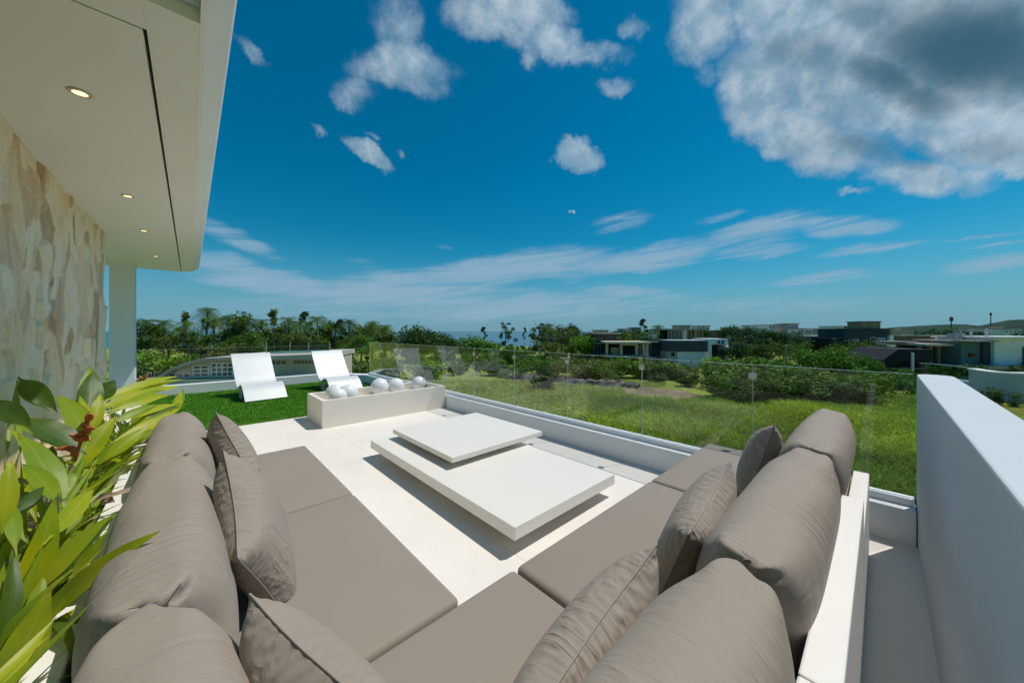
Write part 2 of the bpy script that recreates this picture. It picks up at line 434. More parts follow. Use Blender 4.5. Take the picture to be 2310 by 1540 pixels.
for y in joints[1:-1]:
    c_ = MB().box(GX - .012, GX - .001, y - .03, y + .03, 1.06, 1.115, .003).box(GX + .0115, GX + .018, y - .03, y + .03, 1.06, 1.115, .003).build('joint_clip', M['steel']); loc(c_, bal)
# far pane behind the loungers
bal2 = empty('glass_balustrade', (0, 11.32, .246), 0, 'clear glass balustrade standing on the parapet behind the loungers', 'balustrade')
for a, b in ((-1.5, 0.0), (.01, 1.5), (1.51, 2.99)):
    p = MB().box(a, b, 11.315, 11.325, .25, 1.08).build('glass_panel', M['glass']); loc(p, bal2)
    e = MB().box(a, b, 11.3145, 11.3255, 1.0805, 1.083).build('polished_edge', M['glass_edge']); e.parent = p

# white wall on the near side, its end rounded
pts = [(-2.5, -.17), (-2.5, -.34), (3.80, -.34)] + [(3.80 + .085 * math.sin(a), -.255 - .085 * math.cos(a)) for a in [math.pi * k / 10 for k in range(1, 10)]] + [(3.80, -.17)]
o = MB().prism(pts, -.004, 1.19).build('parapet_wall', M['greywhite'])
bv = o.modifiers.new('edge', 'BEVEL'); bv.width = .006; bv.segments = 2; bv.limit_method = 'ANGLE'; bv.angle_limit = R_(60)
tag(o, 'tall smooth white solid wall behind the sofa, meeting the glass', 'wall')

# ------------------------------------------------------------------ stone wall
def stone_material():
    m = bpy.data.materials.new('onyx_stone'); m.use_nodes = True
    g = NT(m.node_tree); b = m.node_tree.nodes['Principled BSDF']
    vec = g.n('ShaderNodeTexCoord').outputs['Object']
    at = g.n('ShaderNodeAttribute', attribute_name='tone')
    tone = at.outputs['Fac']
    sv = g.n('ShaderNodeMapping', inp={0: vec, 3: (1, 3.2, 1.1)}).outputs[0]
    nz = g.noise(sv, 2.2, 8, .6, 1.2)
    t = g.m('ADD', g.m('MULTIPLY', g.m('POWER', tone, 2.0), .80), g.m('MULTIPLY', g.m('SUBTRACT', nz, .42), .6))
    cr = g.n('ShaderNodeValToRGB', inp={0: t})
    e = cr.color_ramp.elements
    e[0].position = 0.05; e[0].color = (.94, .79, .55, 1)
    e[1].position = .95; e[1].color = (.26, .15, .06, 1)
    for p, c in ((.28, (.92, .71, .41, 1)), (.45, (.88, .66, .37, 1)), (.6, (.76, .50, .26, 1)), (.75, (.60, .38, .17, 1))):
        q = e.new(p); q.color = c
    fine = g.ramp(g.noise(sv, 14, 8, .65, 2.0), .3, .75, .80, 1.06)
    sc = g.vm('SCALE', cr.outputs[0]); g.t.links.new(fine, sc.node.inputs['Scale'])
    # olive lichen stains of their own shape
    st = g.ramp(g.noise(g.n('ShaderNodeMapping', inp={0: vec, 3: (1, 2.4, .7)}).outputs[0], 1.1, 7, .65, .8), .60, .76)
    col = g.mix(g.m('MULTIPLY', st, .30), sc, (.24, .19, .08, 1))
    ed = g.n('ShaderNodeAttribute', attribute_name='rim').outputs['Fac']
    crk = g.m('MULTIPLY', g.ramp(ed, .80, .97), g.ramp(g.noise(vec, 2.6, 4), .48, .60))
    col = g.mix(g.m('MULTIPLY', ed, .55), col, (.92, .82, .60, 1))
    col = g.mix(g.m('MULTIPLY', crk, .75), col, (.17, .11, .05, 1))
    g.t.links.new(col, b.inputs['Base Color']); b.inputs['Roughness'].default_value = .45
    bn = g.n('ShaderNodeBump', inp={'Strength': .35, 'Distance': .02, 'Height': g.noise(sv, 9, 9, .65, 1.0)})
    g.t.links.new(bn.outputs[0], b.inputs['Normal'])
    return m
def stone_wall():
    rng = np.random.default_rng(3)
    y0, y1, z0, z1 = 1.0, 7.3, -.003, 2.797
    ny, nz = 300, 150
    Y, Z = np.meshgrid(np.linspace(y0, y1, ny), np.linspace(z0, z1, nz), indexing='ij')
    nc = 300
    cy = rng.uniform(y0, y1, nc); cz = rng.uniform(z0, z1, nc); ch_ = rng.uniform(0, 1, nc)
    sl = rng.normal(0, .055, (nc, 2)); hy = rng.uniform(0, .030, nc); tilt = rng.normal(0, .28, nc)
    # warp for irregular flakes
    wy = np.array([[mnoise.noise((a * 3.1, b * 2.2, 0)) for b in np.linspace(z0, z1, nz)] for a in np.linspace(y0, y1, ny)])
    wz = np.array([[mnoise.noise((a * 3.1, b * 1.6, 7)) for b in np.linspace(z0, z1, nz)] for a in np.linspace(y0, y1, ny)])
    Yw, Zw = Y + wy * .20, Z + wz * .34
    best = np.full(Y.shape, 1e9); sec = np.full(Y.shape, 1e9); idx = np.zeros(Y.shape, int)
    for i in range(nc):
        d_ = np.hypot((Yw - cy[i] + (Zw - cz[i]) * tilt[i]) * 2.0, (Zw - cz[i]) * .85)
        up = d_ < best
        sec = np.where(up, best, np.minimum(sec, d_)); best = np.where(up, d_, best); idx = np.where(up, i, idx)
    h = hy[idx] + sl[idx, 0] * (Y - cy[idx]) + sl[idx, 1] * (Z - cz[idx]) * .6
    edge = sec - best
    h = h - .008 * np.exp(-edge / .015) + .014 * wy
    h = np.clip(h, -.03, .09)
    h[-3:, :] *= .4
    rim = np.exp(-edge / .018)
    X = -.83 + h - .03
    verts = np.stack([X, Y, Z], -1).reshape(-1, 3)
    a = np.arange(ny * nz).reshape(ny, nz)
    q = np.stack([a[:-1, :-1], a[1:, :-1], a[1:, 1:], a[:-1, 1:]], -1).reshape(-1, 4)
    # body behind the face: back wall + end
    base = len(verts)
    extra = []
    ends = a[-1, :]
    bx_ = np.full(nz, -1.10)
    extra = np.stack([bx_, np.full(nz, y1), np.linspace(z0, z1, nz)], 1)
    eidx = base + np.arange(nz)
    q2 = np.stack([ends[:-1], eidx[:-1], eidx[1:], ends[1:]], 1)
    verts = np.concatenate([verts, extra]); q = np.concatenate([q, q2])
    verts2 = np.array([[-1.10, y0, z0], [-1.10, y0, z1]]); b2 = len(verts)
    verts = np.concatenate([verts, verts2]); q = np.concatenate([q, [[b2, b2 + 1, eidx[-1], eidx[0]]]])
    o = raw_mesh('stone_wall', verts, q, [stone_material()], smooth=True)
    at = o.data.attributes.new('tone', 'FLOAT', 'POINT'); vals = np.zeros(len(verts)); vals[:ny * nz] = ch_[idx].ravel(); at.data.foreach_set('value', vals)
    at = o.data.attributes.new('rim', 'FLOAT', 'POINT'); vals = np.zeros(len(verts)); vals[:ny * nz] = rim.ravel(); at.data.foreach_set('value', vals)
    o.data.set_sharp_from_angle(angle=R_(50))
    tag(o, 'rough cream and tan onyx stone wall under the white roof', 'wall')
stone_wall()

# column at the end of the wall line
o = MB().box(-1.13, -.80, 10.0, 10.3, -.003, 2.81, .004).build('white_column', M['render'])
tag(o, 'slim white square column under the roof tip, beyond the stone wall', 'column')

# ------------------------------------------------------------------ roof overhang
roof = empty('roof_overhang', (-.5, 6, 2.8), 0, 'white flat roof overhang with recessed spotlights above the stone wall', 'roof')
# soffit outer strip (a ring round the recessed panel), bottom z = 2.8
def roof_outline(x1, y1, r, n=8):
    pts = [(-3.0, 1.97), (x1, 1.97), (x1, y1 - r)]
    for k in range(1, n + 1):
        a = R_(90 * k / n); pts.append((x1 - r + r * math.cos(a), y1 - r + r * math.sin(a)))
    pts.append((-3.0, y1)); return pts
# outer strip of the soffit
strip = MB()
strip.box(-.138, .03, 1.97, 10.25, 2.80, 2.93)
strip.box(-3.0, -.1385, 1.97, 2.165, 2.80, 2.93)
loc(strip.build('soffit_border', M['soffit']), roof)
panel = MB().box(-3.0, -.152, 2.177, 10.25, 2.80, 2.93); loc(panel.build('soffit_panel', M['soffit']), roof)
gap = MB().box(-3.0, -.10, 2.1, 10.25, 2.935, 2.95); loc(gap.build('shadow_gap', M['gap']), roof)
# rounded tip at the far end
tip = MB(); tp = [(.03, 10.2515)]
for k in range(0, 9):
    a = R_(90 * k / 8); tp.append((.03 - .35 + .35 * math.cos(a), 10.26 + .20 * math.sin(a)))
tp += [(-3.0, 10.46), (-3.0, 10.2515)]
loc(tip.prism(tp, 2.80, 2.93).build('soffit_end', M['soffit']), roof)
# sloping fascia running the whole length
fas = MB()
prof = [(.0305, 2.802), (.05, 2.803), (.135, 2.86), (.145, 2.90), (.145, 3.25), (.0305, 3.25)]
fas.extrude_xz(prof, -1.5, 10.15)
loc(fas.build('fascia', M['white']), roof)
tipf = MB(); tq = [(.1445, 10.1515)]
for k in range(0, 9):
    a = R_(90 * k / 8); tq.append((.1445 - .42 + .42 * math.cos(a), 10.16 + .38 * math.sin(a)))
tq += [(-3.0, 10.54), (-3.0, 10.1515)]
loc(tipf.prism(tq, 2.932, 3.25).build('fascia_end', M['white']), roof)
deck = MB().box(-3.0, .029, -1.5, 1.965, 2.86, 2.93); loc(deck.build('opening_sky_tint', M['soffit_skylit']), roof)  # closes the roof opening; sky light on the void painted in as blue
top = MB().box(-3.0, .029, -1.5, 10.15, 2.96, 3.24); loc(top.build('roof_slab', M['white']), roof)

lampm = bpy.data.materials.new('warm_lamp'); lampm.use_nodes = True
_g = NT(lampm.node_tree); _g.t.nodes.remove(_g.t.nodes['Principled BSDF'])
_e = _g.n('ShaderNodeEmission', inp={0: (1, .74, .38, 1), 1: 2.2}); _g.t.links.new(_e.outputs[0], _g.t.nodes['Material Output'].inputs[0])
brass = mat('lamp_trim', (.62, .52, .36), .35, .05, 10, metal=.6)
lamp_labels = ['lit round spotlight recessed in the ceiling, largest and nearest the roof opening', 'second lit spotlight from the roof opening in the white ceiling',
               'third lit spotlight from the roof opening in the white ceiling', 'smallest ceiling spotlight, close to the rounded roof tip']
lp = None
for y, lab in zip((2.98, 4.94, 6.5, 8.58), lamp_labels):
    if lp is None:
        lp = empty('ceiling_spotlight', (-.44, y, 2.8), 0, lab, 'spotlight', 'spotlights in the roof ceiling')
        MB().lathe([(.030, -.001), (.044, -.001), (.047, -.004), (.044, -.007), (.033, -.007), (.030, -.004)][::-1] + [(.030, -.007)], 32).build('trim_ring', brass, lp, smooth=True)
        MB().lathe([(0, -.0035), (.030, -.0035)], 24).build('lens', lampm, lp)
        l1 = lp
    else:
        c_ = copy_tree(l1); c_.location = (-.44, y, 2.8); c_['label'] = lab

# ================================================================== SOFA
sofa_base = mat('sofa_white_frame', (.80, .775, .74), .45, .02, 3, .02, 120, .4)
def module(name, label, x0, x1, y0, y1, back):
    """back: list of (x0,x1,y0,y1,ztop)"""
    r = empty('sofa_module', ((x0 + x1) / 2, (y0 + y1) / 2, 0), 0, label, 'sofa', 'modules of the taupe sectional sofa')
    b = MB().box(x0 + .03, x1 - .03, y0 + .03, y1 - .03, .0, .06).box(x0 + .004, x1 - .004, y0 + .004, y1 - .004, .062, .268, .006).build('base', sofa_base); loc(b, r)
    s = MB().box(x0 + .004, x1 - .004, y0 + .004, y1 - .004, .27, .43, .028, 4).build('seat_cushion', M['taupe_seat'], smooth='auto'); loc(s, r)
    for (a, b_, c_, d_, zt) in back:
        k = MB().box(a, b_, c_, d_, .0, zt, .006).build('back_panel', sofa_base); loc(k, r)
    return r
module('corner', 'corner module of the taupe sectional sofa joining both wings', -.22, 1.078, .145, 1.148, [(-.30, -.226, .06, 1.148, .67), (-.224, 1.078, .06, .14, .67)])
module('a', 'sofa module under the big leaves, next to the corner module', -.22, .80, 1.152, 2.398, [(-.30, -.226, 1.152, 2.398, .67)])
module('b', 'sofa end module nearest the green turf', -.22, .80, 2.402, 3.72, [(-.30, -.226, 2.402, 3.72, .67)])
module('c', 'sofa module backing on the white ledge, between corner and glass end', 1.082, 2.428, .145, 1.148, [(1.082, 2.428, .06, .14, .67)])
module('d', 'sofa end module touching the glass balustrade kerb', 2.432, 3.65, .145, 1.148, [(2.432, 3.5, .06, .14, .5)])

# ------------------------------------------------------------------ cushions (cloth inflated in numpy)
def inflate(W, H, T, nx, nz, seed, gather=.93, steps=70, iters=12, ear=.0):
    rng = np.random.default_rng(seed)
    xs = np.linspace(-W / 2, W / 2, nx); zs = np.linspace(-H / 2, H / 2, nz)
    X, Z = np.meshgrid(xs, zs, indexing='ij')
    prof = (1 - (2 * X / W) ** 4) * (1 - (2 * Z / H) ** 4)
    P = np.zeros((2, nx, nz, 3)); P[0, ..., 0] = P[1, ..., 0] = X; P[0, ..., 2] = P[1, ..., 2] = Z
    P[0, ..., 1] = -.02 * prof; P[1, ..., 1] = .02 * prof
    P[..., 1] += rng.normal(0, .0015, (2, nx, nz)) * prof
    V = np.zeros_like(P)
    dx, dz = W / (nx - 1), H / (nz - 1)
    def weld():
        for sl in ((slice(0, 1), slice(None)), (slice(-1, None), slice(None)), (slice(None), slice(0, 1)), (slice(None), slice(-1, None))):
            mid = (P[0][sl] + P[1][sl]) * .5; P[0][sl] = mid; P[1][sl] = mid
    rx = np.full((nx - 1, nz), dx); rx[:, 0] *= gather; rx[:, -1] *= gather
    rz = np.full((nx, nz - 1), dz); rz[0, :] *= gather; rz[-1, :] *= gather
    rx *= 1 + rng.normal(0, .004, rx.shape); rz *= 1 + rng.normal(0, .004, rz.shape)
    def con(A, B, rest, k, mode=0):
        d_ = B - A; L = np.sqrt((d_ * d_).sum(-1)) + 1e-9
        e = (L - rest) / L
        if mode == 1: e = np.minimum(e, 0)      # only resist compression
        corr = d_ * (e * .5 * k)[..., None]
        A += corr; B -= corr
    low = [(np.array([mnoise.noise((x * 3 + seed, z * 3, s * 9.)) for x in xs for z in zs]).reshape(nx, nz)) for s in range(2)]
    for st in range(steps):
        du = np.gradient(P, axis=1); dv = np.gradient(P, axis=2)
        N = np.cross(du, dv)
        N[0] *= 1; N[1] *= -1
        # outward: sheet 0 faces -y
        if N[0, nx // 2, nz // 2, 1] > 0: N = -N
        th = (P[1, ..., 1] - P[0, ..., 1]).max()
        p = 26.0 * max(0.0, 1 - th / T) / (dx * dz)
        acc = N * p
        acc[0] *= (1 + .5 * low[0])[..., None]; acc[1] *= (1 + .5 * low[1])[..., None]
        dt = .012
        V = (V + acc * dt) * .86
        V = np.clip(V, -1.2, 1.2)
        old = P.copy(); P += V * dt
        for it in range(iters):
            for s in (0, 1):
                con(P[:, s:nx - 1:2], P[:, s + 1:nx:2], rx[s::2][None], 1.0)
                con(P[:, :, s:nz - 1:2], P[:, :, s + 1:nz:2], rz[:, s::2][None], 1.0)
            if it % 3 == 0:
                dg = math.hypot(dx, dz)
                con(P[:, :-1, :-1], P[:, 1:, 1:], dg, .12); con(P[:, 1:, :-1], P[:, :-1, 1:], dg, .12)
                for (a, b) in ((0, 2), (1, 3)):
                    k = (nx - 2 - a) // 1
                con(P[:, :-3], P[:, 3:], 2.75 * dx, .10, 1); con(P[:, :, :-3], P[:, :, 3:], 2.75 * dz, .10, 1)
            weld()
        V = (P - old) / dt * .9
    # mesh
    idF = np.arange(nx * nz).reshape(nx, nz); idB = idF.copy()
    inner = np.arange((nx - 2) * (nz - 2)).reshape(nx - 2, nz - 2) + nx * nz
    idB[1:-1, 1:-1] = inner
    verts = np.concatenate([P[0].reshape(-1, 3), P[1, 1:-1, 1:-1].reshape(-1, 3)])
    f = np.stack([idF[:-1, :-1], idF[1:, :-1], idF[1:, 1:], idF[:-1, 1:]], -1).reshape(-1, 4)
    b = np.stack([idB[:-1, :-1], idB[:-1, 1:], idB[1:, 1:], idB[1:, :-1]], -1).reshape(-1, 4)
    rim = np.concatenate([idF[:, 0], idF[-1, 1:], idF[-2::-1, -1], idF[0, -2:0:-1]])
    return verts, np.concatenate([f, b]), [verts[np.append(rim, rim[0])]]

def bolster(W, H, T, nu, nv, seed, steps=60, iters=10, squeeze=.955):
    """boxed back cushion: cloth tube round a stuffed core, flat seams at both ends; the core is shorter than the cloth so it gathers"""
    rng = np.random.default_rng(seed)
    n_ = 2.25
    th = np.linspace(0, 2 * np.pi, nu, endpoint=False)
    cs, sn = np.sin(th), np.cos(th)                      # u = 0 at the top
    r_ = (np.abs(cs) ** n_ + np.abs(sn) ** n_) ** (-1 / n_)
    cy, cz = r_ * cs * T / 2, r_ * sn * H / 2
    # even spacing round the loop
    seg = np.hypot(np.diff(np.append(cy, cy[0])), np.diff(np.append(cz, cz[0]))); cum = np.concatenate([[0], np.cumsum(seg)])
    tt = np.linspace(0, cum[-1], nu, endpoint=False)
    cy = np.interp(tt, cum, np.append(cy, cy[0])); cz = np.interp(tt, cum, np.append(cz, cz[0]))
    du = cum[-1] * 1.03 / nu
    xs = np.linspace(-W / 2, W / 2, nv); dv = W / (nv - 1)
    tap = np.clip((1 - np.abs(2 * xs / W) ** 4.5), .04, 1) ** .6
    P = np.zeros((nu, nv, 3))
    P[..., 0] = xs[None] * squeeze; P[..., 1] = cy[:, None] * tap[None]; P[..., 2] = cz[:, None]
    P += rng.normal(0, .002, P.shape)
    ru = np.full((nu, nv), du); ru[:, 0] *= .94; ru[:, -1] *= .94
    low = np.array([mnoise.noise((math.sin(a) * 1.2 + seed, math.cos(a) * 1.2, x * 4.5)) for a in th for x in xs]).reshape(nu, nv)
    rv = np.full((nu, nv - 1), dv) * (1 + .05 * low[:, :-1] + rng.normal(0, .006, (nu, nv - 1)))
    mir = (-np.arange(nu)) % nu
    def con(A, B, rest, k, mode=0):
        d_ = B - A; L = np.sqrt((d_ * d_).sum(-1)) + 1e-9
        e = (L - rest) / L
        if mode == 1: e = np.minimum(e, 0)
        c_ = d_ * (e * .5 * k)[..., None]
        return c_
    ev, od = np.arange(0, nu, 2), np.arange(1, nu, 2)
    V = np.zeros_like(P)
    body = (np.abs(cz) < H * .40)
    cap_ = np.abs(cy)[:, None] * (.35 + .65 * tap[None]) * 1.12 + .012
    for st in range(steps):
        dU = np.roll(P, -1, 0) - np.roll(P, 1, 0); dV = np.gradient(P, axis=1) * 2
        N = np.cross(dU, dV)
        if (N[0, nv // 2, 2]) < 0: N = -N
        acc = N * (2.4 / (du * dv)) * (1 + .6 * low)[..., None]
        dt = .012
        V = np.clip((V + acc * dt) * .85, -1, 1); old = P.copy(); P = P + V * dt
        for it in range(iters):
            for a in (ev, od):
                b = (a + 1) % nu; c_ = con(P[a], P[b], ru[a], 1.0); P[a] += c_; P[b] -= c_
            for s in (0, 1):
                A, B = P[:, s:nv - 1:2], P[:, s + 1:nv:2]; c_ = con(A, B, rv[:, s::2], 1.0); A += c_; B -= c_
            if it % 3 == 0:
                A, B = P[:, :-1], np.roll(P, -1, 0)[:, 1:]; c_ = con(A, B, math.hypot(du, dv), .10)
                P[:, :-1] += c_; P[:, 1:] -= np.roll(c_, 1, 0)
                A, B = P[:, :-3], P[:, 3:]; c_ = con(A, B, 2.7 * dv, .12, 1); P[:, :-3] += c_; P[:, 3:] -= c_
                Q = np.roll(P, -3, 0); c_ = con(P, Q, 2.6 * du, .12, 1); P += c_ - np.roll(c_, 3, 0)
            # core keeps the thickness, ends are stitched flat
            lim = np.sign(P[..., 1]) * np.minimum(np.abs(P[..., 1]), cap_)
            P[body, :, 1] = P[body, :, 1] * .6 + lim[body] * .4
            P[..., 2] = np.clip(P[..., 2], -H / 2, H / 2 * 1.02) * .5 + P[..., 2] * .5
            for e_ in (0, -1):
                m_ = (P[:, e_] + P[mir, e_]) * .5; P[:, e_, 1] = m_[:, 1]; P[:, e_, 0] = m_[:, 0]; P[:, e_, 2] = m_[:, 2]
            P[:, 0, 0] = np.maximum(P[:, 0, 0], -W / 2 * squeeze); P[:, -1, 0] = np.minimum(P[:, -1, 0], W / 2 * squeeze)
        V = (P - old) / dt * .9
    ids = np.arange(nu * nv).reshape(nu, nv)
    nx_ = np.roll(ids, -1, 0)
    q = np.stack([ids[:, :-1], ids[:, 1:], nx_[:, 1:], nx_[:, :-1]], -1).reshape(-1, 4)
    # stitched line down the face, a hand in from each end, and the end seams
    k = int(nv * .17)
    rims = [P[:nu // 2 + 1, 0], P[:nu // 2 + 1, -1]]
    return P.reshape(-1, 3), q, rims

def make_cushion(name, shape, label, cat, group, center, yaw, lean, roll=0.0, squash=None, bend=None):
    verts, faces, rims = shape
    Mn = np.array(Matrix.Rotation(yaw, 3, 'Z') @ Matrix.Rotation(lean, 3, 'X') @ Matrix.Rotation(roll, 3, 'Y'))
    lo = .434 - center[2]
    def place(p):
        p = p @ Mn.T
        p[:, 2] = np.where(p[:, 2] < lo, lo + (p[:, 2] - lo) * .02, p[:, 2])     # flattened where it rests on the seat
        return p
    o = raw_mesh(name, place(verts), faces, [M['taupe_tube'] if len(rims) == 2 else M['taupe']], smooth=True)
    ca = o.data.attributes.new('cloth', 'FLOAT_VECTOR', 'POINT'); ca.data.foreach_set('vector', (verts + np.array([center[0] * 3.0, 0, center[1]])).astype(np.float32).ravel())
    o.location = center
    tag(o, label, cat, group)
    sd = o.modifiers.new('smooth', 'SUBSURF'); sd.levels = 0; sd.render_levels = 1
    for r in rims:
        r = place(r.copy()); pp = MB().tube([Vector(p) for p in r], .0026, 6, cap=False); pp.build('piping', M['seam'], o, smooth=True)
    return o
SMALL = inflate(.50, .48, .20, 54, 52, 15, .91)
BIG = [bolster(1.33,  .45, .27, 84, 90, sd_) for sd_ in (1, 2, 3)]
CORN = [bolster(.92, .45, .27, 84, 64, sd_) for sd_ in (8, 9)]
PIL = [inflate(.60, .56, .21, 60, 56, sd_, .90) for sd_ in (4, 5, 6)]
LEN = inflate(.66, .50, .20, 64, 50, 12, .91)
GB, GS = 'large taupe back cushions', 'taupe scatter pillows'
r90 = R_(90)
# wing along the stone wall (yaw 90: width along Y)
make_cushion('back_cushion', BIG[0], 'long taupe back cushion beside the bright leaves, middle of its wing', 'cushion', GB, (-.05, 1.80, .645), r90, R_(-8))
make_cushion('back_cushion', BIG[1], 'long taupe back cushion on the sofa end nearest the turf', 'cushion', GB, (-.05, 3.05, .645), r90, R_(-8))
make_cushion('back_cushion', CORN[0], 'taupe back cushion in the sofa corner below the big leaf tip', 'cushion', GB, (-.045, .70, .65), r90, R_(-6))
# wing along the white wall
make_cushion('back_cushion', CORN[1], 'taupe back cushion in the sofa corner beside the long white ledge', 'cushion', GB, (.66, .285, .65), 0, R_(8))
make_cushion('back_cushion', BIG[2], 'long taupe back cushion against the white ledge, middle of its wing', 'cushion', GB, (1.76, .29, .65), 0, R_(9))
make_cushion('back_cushion', BIG[0], 'taupe back cushion at the sofa end beside the glass and field', 'cushion', GB, (3.05, .29, .655), math.pi, R_(-9))
# scatter pillows
make_cushion('scatter_pillow', PIL[0], 'small taupe pillow at the turf end of the sofa, peaked top', 'pillow', GS, (.21, 3.0, .64), r90 + R_(8), R_(-16), R_(32))
make_cushion('scatter_pillow', PIL[1], 'taupe pillow standing on its corner against the leaf-side cushion', 'pillow', GS, (.20, 1.78, .655), r90 - R_(8), R_(-20), R_(-26))
make_cushion('scatter_pillow', SMALL, 'taupe pillow lying low in the corner between both sofa wings', 'pillow', GS, (.205, .835, .64), R_(-72), R_(12), R_(14))
make_cushion('scatter_pillow', LEN, 'wide taupe pillow in front of the corner cushion by the ledge', 'pillow', GS, (.76, .55, .60), R_(4), R_(22), R_(-10))
make_cushion('scatter_pillow', PIL[1], 'dark-sided taupe pillow between the ledge cushions, with a pinched corner', 'pillow', GS, (1.55, .55, .63), R_(6), R_(20), R_(-12))
make_cushion('scatter_pillow', PIL[0], 'small taupe pillow at the glass end of the sofa, peaked corner', 'pillow', GS, (2.76, .55, .635), R_(6), R_(18), R_(14))

# ------------------------------------------------------------------ coffee table: two offset slabs
ct = empty('coffee_table', (2.2, 2.9, 0), 0, 'low cream coffee table of two offset slabs between the sofa wings', 'coffee table')
loc(MB().box(1.80, 2.6, 2.0, 3.8, 0, .108).build('plinth', M['cream']), ct)
loc(MB().box(1.572, 2.828, 1.66, 4.16, .11, .20, .004).build('lower_slab', M['stone_table']), ct)
loc(MB().box(1.98, 2.72, 2.95, 3.85, .2005, .258).build('spacer', M['cream']), ct)
loc(MB().box(1.80, 3.065, 2.755, 4.055, .26, .312, .004).build('upper_slab', M['stone_table']), ct)

# ------------------------------------------------------------------ planter trough with balls
pl = empty('planter_trough', (2.57, 6.32, 0), 0, 'long cream rectangular trough holding white balls, beside the turf', 'planter')
t_ = .06
X0, X1, Y0, Y1, ZT = 1.48, 3.665, 5.86, 6.78, .43
b = MB().box(X0, X1, Y0, Y0 + t_, 0, ZT, .003).box(X0, X1, Y1 - t_, Y1, 0, ZT, .003).box(X0, X0 + t_, Y0 + t_ + .001, Y1 - t_ - .001, 0, ZT, .003).box(X1 - t_, X1, Y0 + t_ + .001, Y1 - t_ - .001, 0, ZT, .003)
loc(b.build('side_walls', M['cream']), pl)
loc(MB().box(X0 + t_ + .002, X1 - t_ - .002, Y0 + t_ + .002, Y1 - t_ - .002, .02, .28).build('bed', M['cream']), pl)
def ball(r, x, y, label, squash=1.0):
    prof = [(r * math.sin(a), -r * squash * math.cos(a)) for a in [math.pi * k / 24 for k in range(25)]]
    prof[0] = (0, -r * squash); prof[-1] = (0, r * squash)
    o = MB().lathe(prof, 40).build('ceramic_ball', M['ball'], smooth=True)
    o.location = (x, y, .28 + r * squash)
    return tag(o, label, 'ball', 'white balls in the trough')
ball(.162, 2.64, 6.53, 'white ball in the trough, largest of the two touching near its middle')
ball(.150, 2.95, 6.50, 'white ball touching the biggest ball, on the side of the lone ball')
ball(.143, 3.46, 6.54, 'lone white ball at the glass end of the trough')
ball(.150, 1.84, 6.50, 'white ball at the turf end of the trough, farthest from its front side')
ball(.158, 1.97, 6.22, 'white ball in the middle of the cluster of three at the trough end')
ball(.140, 1.78, 6.13, 'white ball of the cluster of three, close to the trough corner')

# ------------------------------------------------------------------ loungers
def lounger(loc_, rz, label):
    r = empty('sun_lounger', loc_, rz, label, 'sun lounger', 'white wave loungers on the turf')
    ctrl = [(.0, .02), (.07, .10), (.16, .20), (.26, .285), (.37, .325), (.48, .305), (.59, .26), (.69, .245), (.80, .29), (.92, .41), (1.08, .61), (1.25, .82), (1.34, .95)]
    # catmull-rom
    pts = []
    P_ = [ctrl[0]] + ctrl + [ctrl[-1]]
    for i in range(1, len(P_) - 2):
        for k in range(6):
            t = k / 6; p0, p1, p2, p3 = (Vector(P_[j]) for j in (i - 1, i, i + 1, i + 2))
            pts.append(.5 * ((2 * p1) + (p2 - p0) * t + (2 * p0 - 5 * p1 + 4 * p2 - p3) * t * t + (3 * p1 - p0 - 3 * p2 + p3) * t ** 3))
    pts.append(Vector(ctrl[-1]))
    th = .035; W = .38
    outer, inner_ = [], []
    for i, p in enumerate(pts):
        d_ = (pts[min(i + 1, len(pts) - 1)] - pts[max(i - 1, 0)]).normalized(); n = Vector((-d_.y, d_.x))
        outer.append(p + n * th / 2); inner_.append(p - n * th / 2)
    mb = MB(); bm = mb.bm
    rows = [[bm.verts.new((x, p.x, p.y)) for p in outer + inner_[::-1]] for x in (-W, W)]
    n = len(rows[0])
    for k in range(n): bm.faces.new((rows[0][k], rows[0][(k + 1) % n], rows[1][(k + 1) % n], rows[1][k]))
    m_ = len(pts)
    for row, fl in ((rows[0], 0), (rows[1], 1)):
        for k in range(m_ - 1):
            q = (row[k], row[n - 1 - k], row[n - 2 - k], row[k + 1]); bm.faces.new(q if fl else q[::-1])
    bmesh.ops.recalc_face_normals(bm, faces=bm.faces[:])
    mb.build('wave_shell', M['lounger'], r, smooth='auto')
    for x in (-.31, .31):
        MB().box(x - .02, x + .02, .50, .80, 0, .19, .004).build('support_leg', M['lounger_dark'], r)
    return r
l1_ = lounger((1.20, 8.98, .018), R_(6), 'white wave-shaped sun lounger standing alone on the middle of the turf')
l2_ = copy_tree(l1_); l2_.location = (2.80, 8.86, .018); l2_.rotation_euler = (0, 0, R_(5)); l2_['label'] = 'white wave-shaped sun lounger directly behind the trough of white balls'

# ================================================================== LEAFY PLANTS BESIDE THE SOFA
FWD = (math.sin(HEAD), math.cos(HEAD)); RGT = (math.cos(HEAD), -math.sin(HEAD))
FPX = 778.0
def at(px, d, z=None, py=None):
    """ground point seen at bearing px, d metres ahead of the terrace corner; z given directly or from a sight line"""
    l = (px - 1155) / FPX * d
    if z is None: z = CAM_H - (py - 747) / FPX * d
    return Vector((d * FWD[0] + l * RGT[0], d * FWD[1] + l * RGT[1], z))

